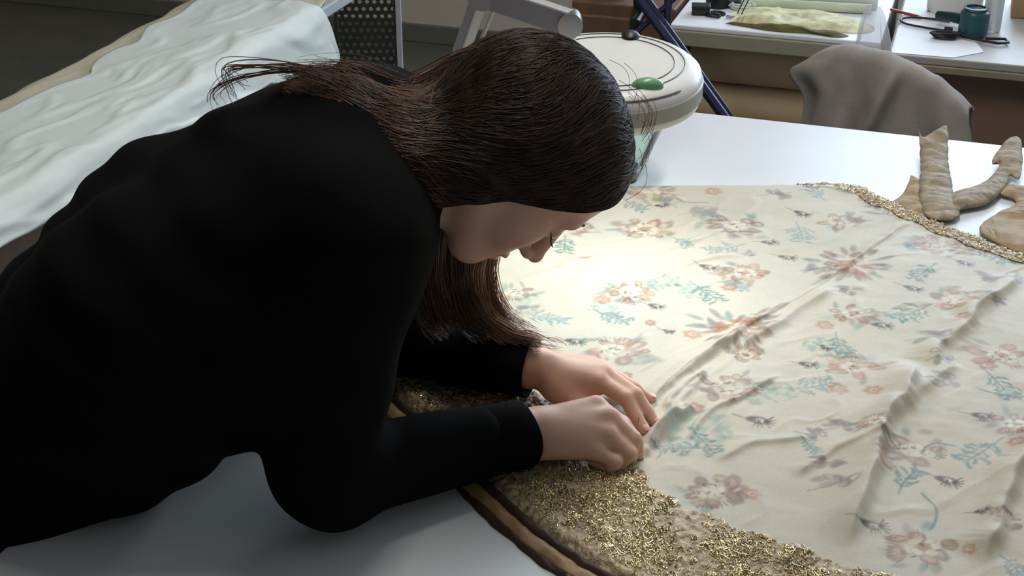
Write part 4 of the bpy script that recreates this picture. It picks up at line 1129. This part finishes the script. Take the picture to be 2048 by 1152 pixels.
def bundle(guide, n, r0, r1, seed, thick=.0006, wave=.004, flat=.6, S=22):
    g = np.random.default_rng(seed); G = catmull(guide, 10); G = G[np.linspace(0, len(G) - 1, S).astype(int)]
    t = np.linspace(0, 1, S); T = np.gradient(G, axis=0); T /= np.linalg.norm(T, axis=1, keepdims=True)
    A = np.cross(T, [0.1, 1, .1]); A /= np.linalg.norm(A, axis=1, keepdims=True); Bq = np.cross(T, A)
    a = g.uniform(0, 6.283, n); q = np.sqrt(g.random(n)); rad = ((r0 + (r1 - r0) * t) * np.clip(t * 5, .15, 1))[None] * q[:, None] * (1 + .3 * g.normal(size=(n, 1)) * t[None])
    ph = a[:, None] + g.normal(0, .5, (n, 1)) * t[None]
    off = A[None] * (rad * np.cos(ph))[..., None] + Bq[None] * (rad * np.sin(ph) * flat)[..., None]
    w_ = wave * np.sin(t[None] * g.uniform(3, 8, (n, 1)) + g.uniform(0, 6.28, (n, 1))) * t[None]
    end = g.uniform(.78, 1.0, n)
    P_ = G[None] + off + A[None] * w_[..., None]
    Pn = np.stack([[np.interp(t * e, t, P_[i, :, c]) for c in range(3)] for i, e in enumerate(end)]).transpose(0, 2, 1)
    th = thick * g.uniform(.6, 1.3, (n, 1)) * (1 - .6 * t[None] ** 3)
    return Pn, th
def hair_lock(name, specs, m):
    VV, FF, o0 = [], [], 0
    for kw in specs:
        Pn, th = bundle(**kw); V, F = strands_mesh(Pn - PO, th); VV.append(V); FF.append(F + o0); o0 += len(V)
    return link_mesh(name, np.vstack(VV), np.vstack(FF), m, person, kind='stuff')
m_lit = mat('lamplit_hair', (168, 134, 106), .38, var=.3, scale=40, spec=.6)  # same brown hair, paler: lamplight on the front locks put into the colour
# mass over the back, thinning to wisps
hair_lock('hair_strands', [
    dict(guide=[hp(-.06, -.05, -.02), hp(-.07, -.055, -.05), (-.125, 1.405, .412), (-.185, 1.425, .448), (-.235, 1.44, .458)], n=500, r0=.035, r1=.020, seed=1, wave=.010),
    dict(guide=[hp(-.04, -.06, -.03), hp(-.055, -.07, -.06), (-.13, 1.385, .385), (-.17, 1.40, .400), (-.20, 1.42, .43)], n=260, r0=.024, r1=.026, seed=2, wave=.012),
    dict(guide=[hp(-.08, 0, .05), hp(-.10, 0, -.01), (-.11, 1.45, .435), (-.17, 1.45, .460), (-.255, 1.45, .464)], n=380, r0=.04, r1=.008, seed=3, wave=.012),
    dict(guide=[(-.14, 1.44, .455), (-.22, 1.45, .474), (-.29, 1.46, .466), (-.325, 1.46, .446), (-.322, 1.46, .425)], n=9, r0=.004, r1=.006, seed=4, thick=.0007, wave=.006),
    dict(guide=[(-.16, 1.44, .46), (-.24, 1.45, .478), (-.308, 1.46, .475), (-.300, 1.46, .450), (-.29, 1.46, .440)], n=10, r0=.006, r1=.006, seed=5, thick=.0006, wave=.012),
], m_hairs)
# locks falling past the far cheek onto the sleeve and hand
hair_lock('hair_strands', [
    dict(guide=[hp(-.03, .075, -.03), (-.085, 1.50, .30), (-.102, 1.51, .215), (-.092, 1.525, .14), (-.072, 1.53, .105)], n=420, r0=.020, r1=.020, seed=6, wave=.006),
    dict(guide=[hp(-.01, .07, -.05), (-.062, 1.52, .26), (-.068, 1.525, .19), (-.052, 1.535, .13), (-.020, 1.535, .100)], n=420, r0=.018, r1=.020, seed=7, wave=.006),
], m_hairs)
hair_lock('hair_strands', [
    dict(guide=[hp(.02, .07, -.05), (-.035, 1.53, .25), (-.048, 1.535, .185), (-.034, 1.54, .128), (.000, 1.535, .100), (.040, 1.525, .092)], n=520, r0=.014, r1=.012, seed=8, wave=.006, thick=.00065),
    dict(guide=[hp(.03, .07, -.04), (-.018, 1.54, .25), (-.030, 1.545, .18), (-.014, 1.55, .125), (.030, 1.54, .098)], n=160, r0=.010, r1=.010, seed=9, wave=.008, thick=.0006),
    dict(guide=[(.0, 1.535, .105), (.030, 1.53, .100), (.050, 1.525, .094), (.070, 1.52, .088)], n=14, r0=.008, r1=.010, seed=10, wave=.006),
], m_lit)
# loose flyaways round the crown
K = 18; pts = []
for _ in range(K):
    a = g.uniform(-.2, 1.2); c = hp(.01 + .08 * math.cos(a + .6), g.uniform(-.05, .05), .03 + .092 * math.sin(a + .6)); d = c - HO; d /= np.linalg.norm(d)
    tv = np.cross(d, [0, 1, 0]); cur = g.uniform(-.02, .03)
    pts.append([c + tv * (s_ * .05) + d * (.012 * math.sin(s_ * 3) + cur * s_ * .5) for s_ in np.linspace(0, 1, 10)])
V, F = strands_mesh(np.array(pts) - PO, .0003); link_mesh('hair_strands', V, F, m_hairs, person, kind='stuff')
# ------------------------------------------------------------------ magnifier lamp
m_lamp = mat('lamp_white', (222, 222, 220), .35, var=.02)
m_lampside = mat('lamp_side', (176, 176, 168), .4, var=.02)
m_armm = mat('lamp_arm_paint', (168, 166, 172), .4, var=.03)
LC = (.131, 1.835)
lt = thing('magnifier_lamp', 'round white magnifier work lamp on a jointed arm over the robe', 'lamp', hw(LC[0], LC[1], TZ), YAW)
LH = .305
tilt = Matrix.Rotation(math.radians(4), 4, 'X')
def tl(o):
    o.matrix_local = Matrix.Translation((0, 0, LH)) @ tilt; return o
shell = tl(MB().lathe([(.085, .000), (.119, .000), (.1245, .004), (.127, .014), (.127, .036), (.1245, .046), (.116, .053), (.104, .056), (0, .058), (0, .050), (.09, .046), (.088, .01)], n=64).build('head_shell', m_lamp, lt, smooth=True))
MB().lathe([(.1268, .012), (.1285, .014), (.1285, .034), (.1268, .036)], n=64, close=True).build('side_band', m_lampside, shell, smooth=True)
MB().tube([(.102 * math.cos(a), .102 * math.sin(a), .0565) for a in np.linspace(0, 2 * math.pi, 65)], .0009, 6, cap=False).build('groove_ring', m_grey, shell, smooth=True)
MB().tube([(.088 * math.cos(a), .088 * math.sin(a), .0572) for a in np.linspace(0, 2 * math.pi, 65)], .0007, 6, cap=False).build('groove_ring', m_grey, shell, smooth=True)
MB().tube([(.122 * math.cos(a), .122 * math.sin(a), .0485) for a in np.linspace(-2.3, -.75, 30)], [.0005] + [.0016] * 28 + [.0005], 6).build('vent_slot', mat('slot_grey', (110, 104, 110), .5), shell, smooth=True)
MB().lathe([(0, .012), (.04, .010), (.075, .004), (.084, .003), (.084, .016), (.075, .018), (.04, .022), (0, .024)], n=48).build('lens', mat('lens_glass', (240, 245, 245), .02, trans=1.0, ior=1.3, var=0), shell, smooth=True)
MB().tube([(.101 * math.cos(a), .101 * math.sin(a), .001) for a in np.linspace(0, 2 * math.pi, 49)], .007, 8, cap=False).build('ring_tube', mat('lit_tube', (245, 250, 250), .5, emit=6.0, var=0), shell, smooth=True)
MB().sphere((.045, -.086, .0575), (.021, .011, .010), 18, 10).build('green_button', mat('green_plastic', (112, 172, 130), .25), shell, smooth=True)
MB().lathe([(.0, .0), (.011, .0), (.013, .003), (.009, .007), (0, .008)], (.035, .088, .0572), n=20).build('pivot_knob', m_black, shell, smooth=True)
# arm: joint by the head, upper arm to the elbow, lower arm down to the clamp on the table
J = (.078 - LC[0], 1.85 - LC[1], .408); K = (-.041 - LC[0], 1.90 - LC[1], .434); B0 = (-.165 - LC[0], 2.147 - LC[1], .03)
MB().tube([(-.06, .03, LH + .05), (-.056, .022, LH + .075), J], [.012, .012, .011], 12).build('head_yoke', m_lamp, lt, smooth=True)
def bar(name, a, b, w, h, m):
    a, b = Vector(a), Vector(b); d = (b - a).normalized(); s = d.cross(Vector((0, 0, 1))).normalized(); u = s.cross(d)
    mb = MB(); mb.v = [tuple(p + s * (w * i) + u * (h * j)) for p in (a, b) for i, j in ((-1, -1), (1, -1), (1, 1), (-1, 1))]
    mb.f = [(3, 2, 1, 0), (4, 5, 6, 7), (0, 1, 5, 4), (1, 2, 6, 5), (2, 3, 7, 6), (3, 0, 4, 7)]
    return mb.build(name, m, lt, bevel=.003)
bar('upper_arm', K, J, .010, .017, m_armm)
bar('lower_arm', B0, (K[0], K[1] + .02, K[2]), .009, .011, m_armm)
bar('tension_rod', (B0[0] + .02, B0[1], B0[2] + .02), (K[0] + .022, K[1] + .02, K[2] - .01), .003, .003, m_armm)
jb = MB().tube([(J[0], J[1] - .016, J[2]), (J[0], J[1] + .016, J[2])], .017, 20); jb.build('wrist_joint', mat('chrome', (200, 204, 204), .2, metal=1.0), lt, smooth=True)
MB().tube([(K[0], K[1] - .016, K[2]), (K[0], K[1] + .03, K[2])], .020, 20).build('elbow_joint', m_armm, lt, smooth=True)
MB().lathe([(0, 0), (.045, 0), (.045, .012), (.016, .02), (.014, .05), (0, .05)], (B0[0], B0[1], 0), n=28).build('base', m_armm, lt, smooth=True)
la = area_light('magnifier_lamp_light', hw(LC[0], LC[1], TZ + LH - .008), (0, 0, 0), .20, .20, 1.85, (.86, .98, 1.0), 'DISK')
la.rotation_euler = (Matrix.Rotation(YAW, 4, 'Z') @ tilt).to_euler()

# conical glass on the table behind the woman's forehead
gl = hw(.190, 2.29, TZ)
t = thing('glass_bowl', 'clear conical glass bowl on the table below the lamp', 'glass', gl)
m_glass = mat('clear_glass', (232, 246, 238), .02, trans=1.0, ior=1.45, var=0)
MB().lathe([(0, 0), (.032, 0), (.034, .004), (.038, .02), (.074, .105), (.077, .110), (.073, .111), (.069, .106), (.034, .022), (.0, .010)], n=48).build('bowl', m_glass, t, smooth=True)
MB().lathe([(.070, .1115), (.0745, .1155), (.078, .1115), (.0745, .108)], n=48, close=True).build('rim', m_glass, t, smooth=True)
# sewing needle and thread held by the woman
o = MB().tube([(0, 0, 0), (.022, .004, .022), (.030, .005, .030)], [.0002, .0006, .0007], 6).build('sewing_needle', m_steel, None, smooth=True)
o.location = hw(.146, 1.402, TZ + .016); o.rotation_euler = (0, 0, YAW + 1.2); tag(o, 'thin steel sewing needle held in the right hand fingertips', 'needle')
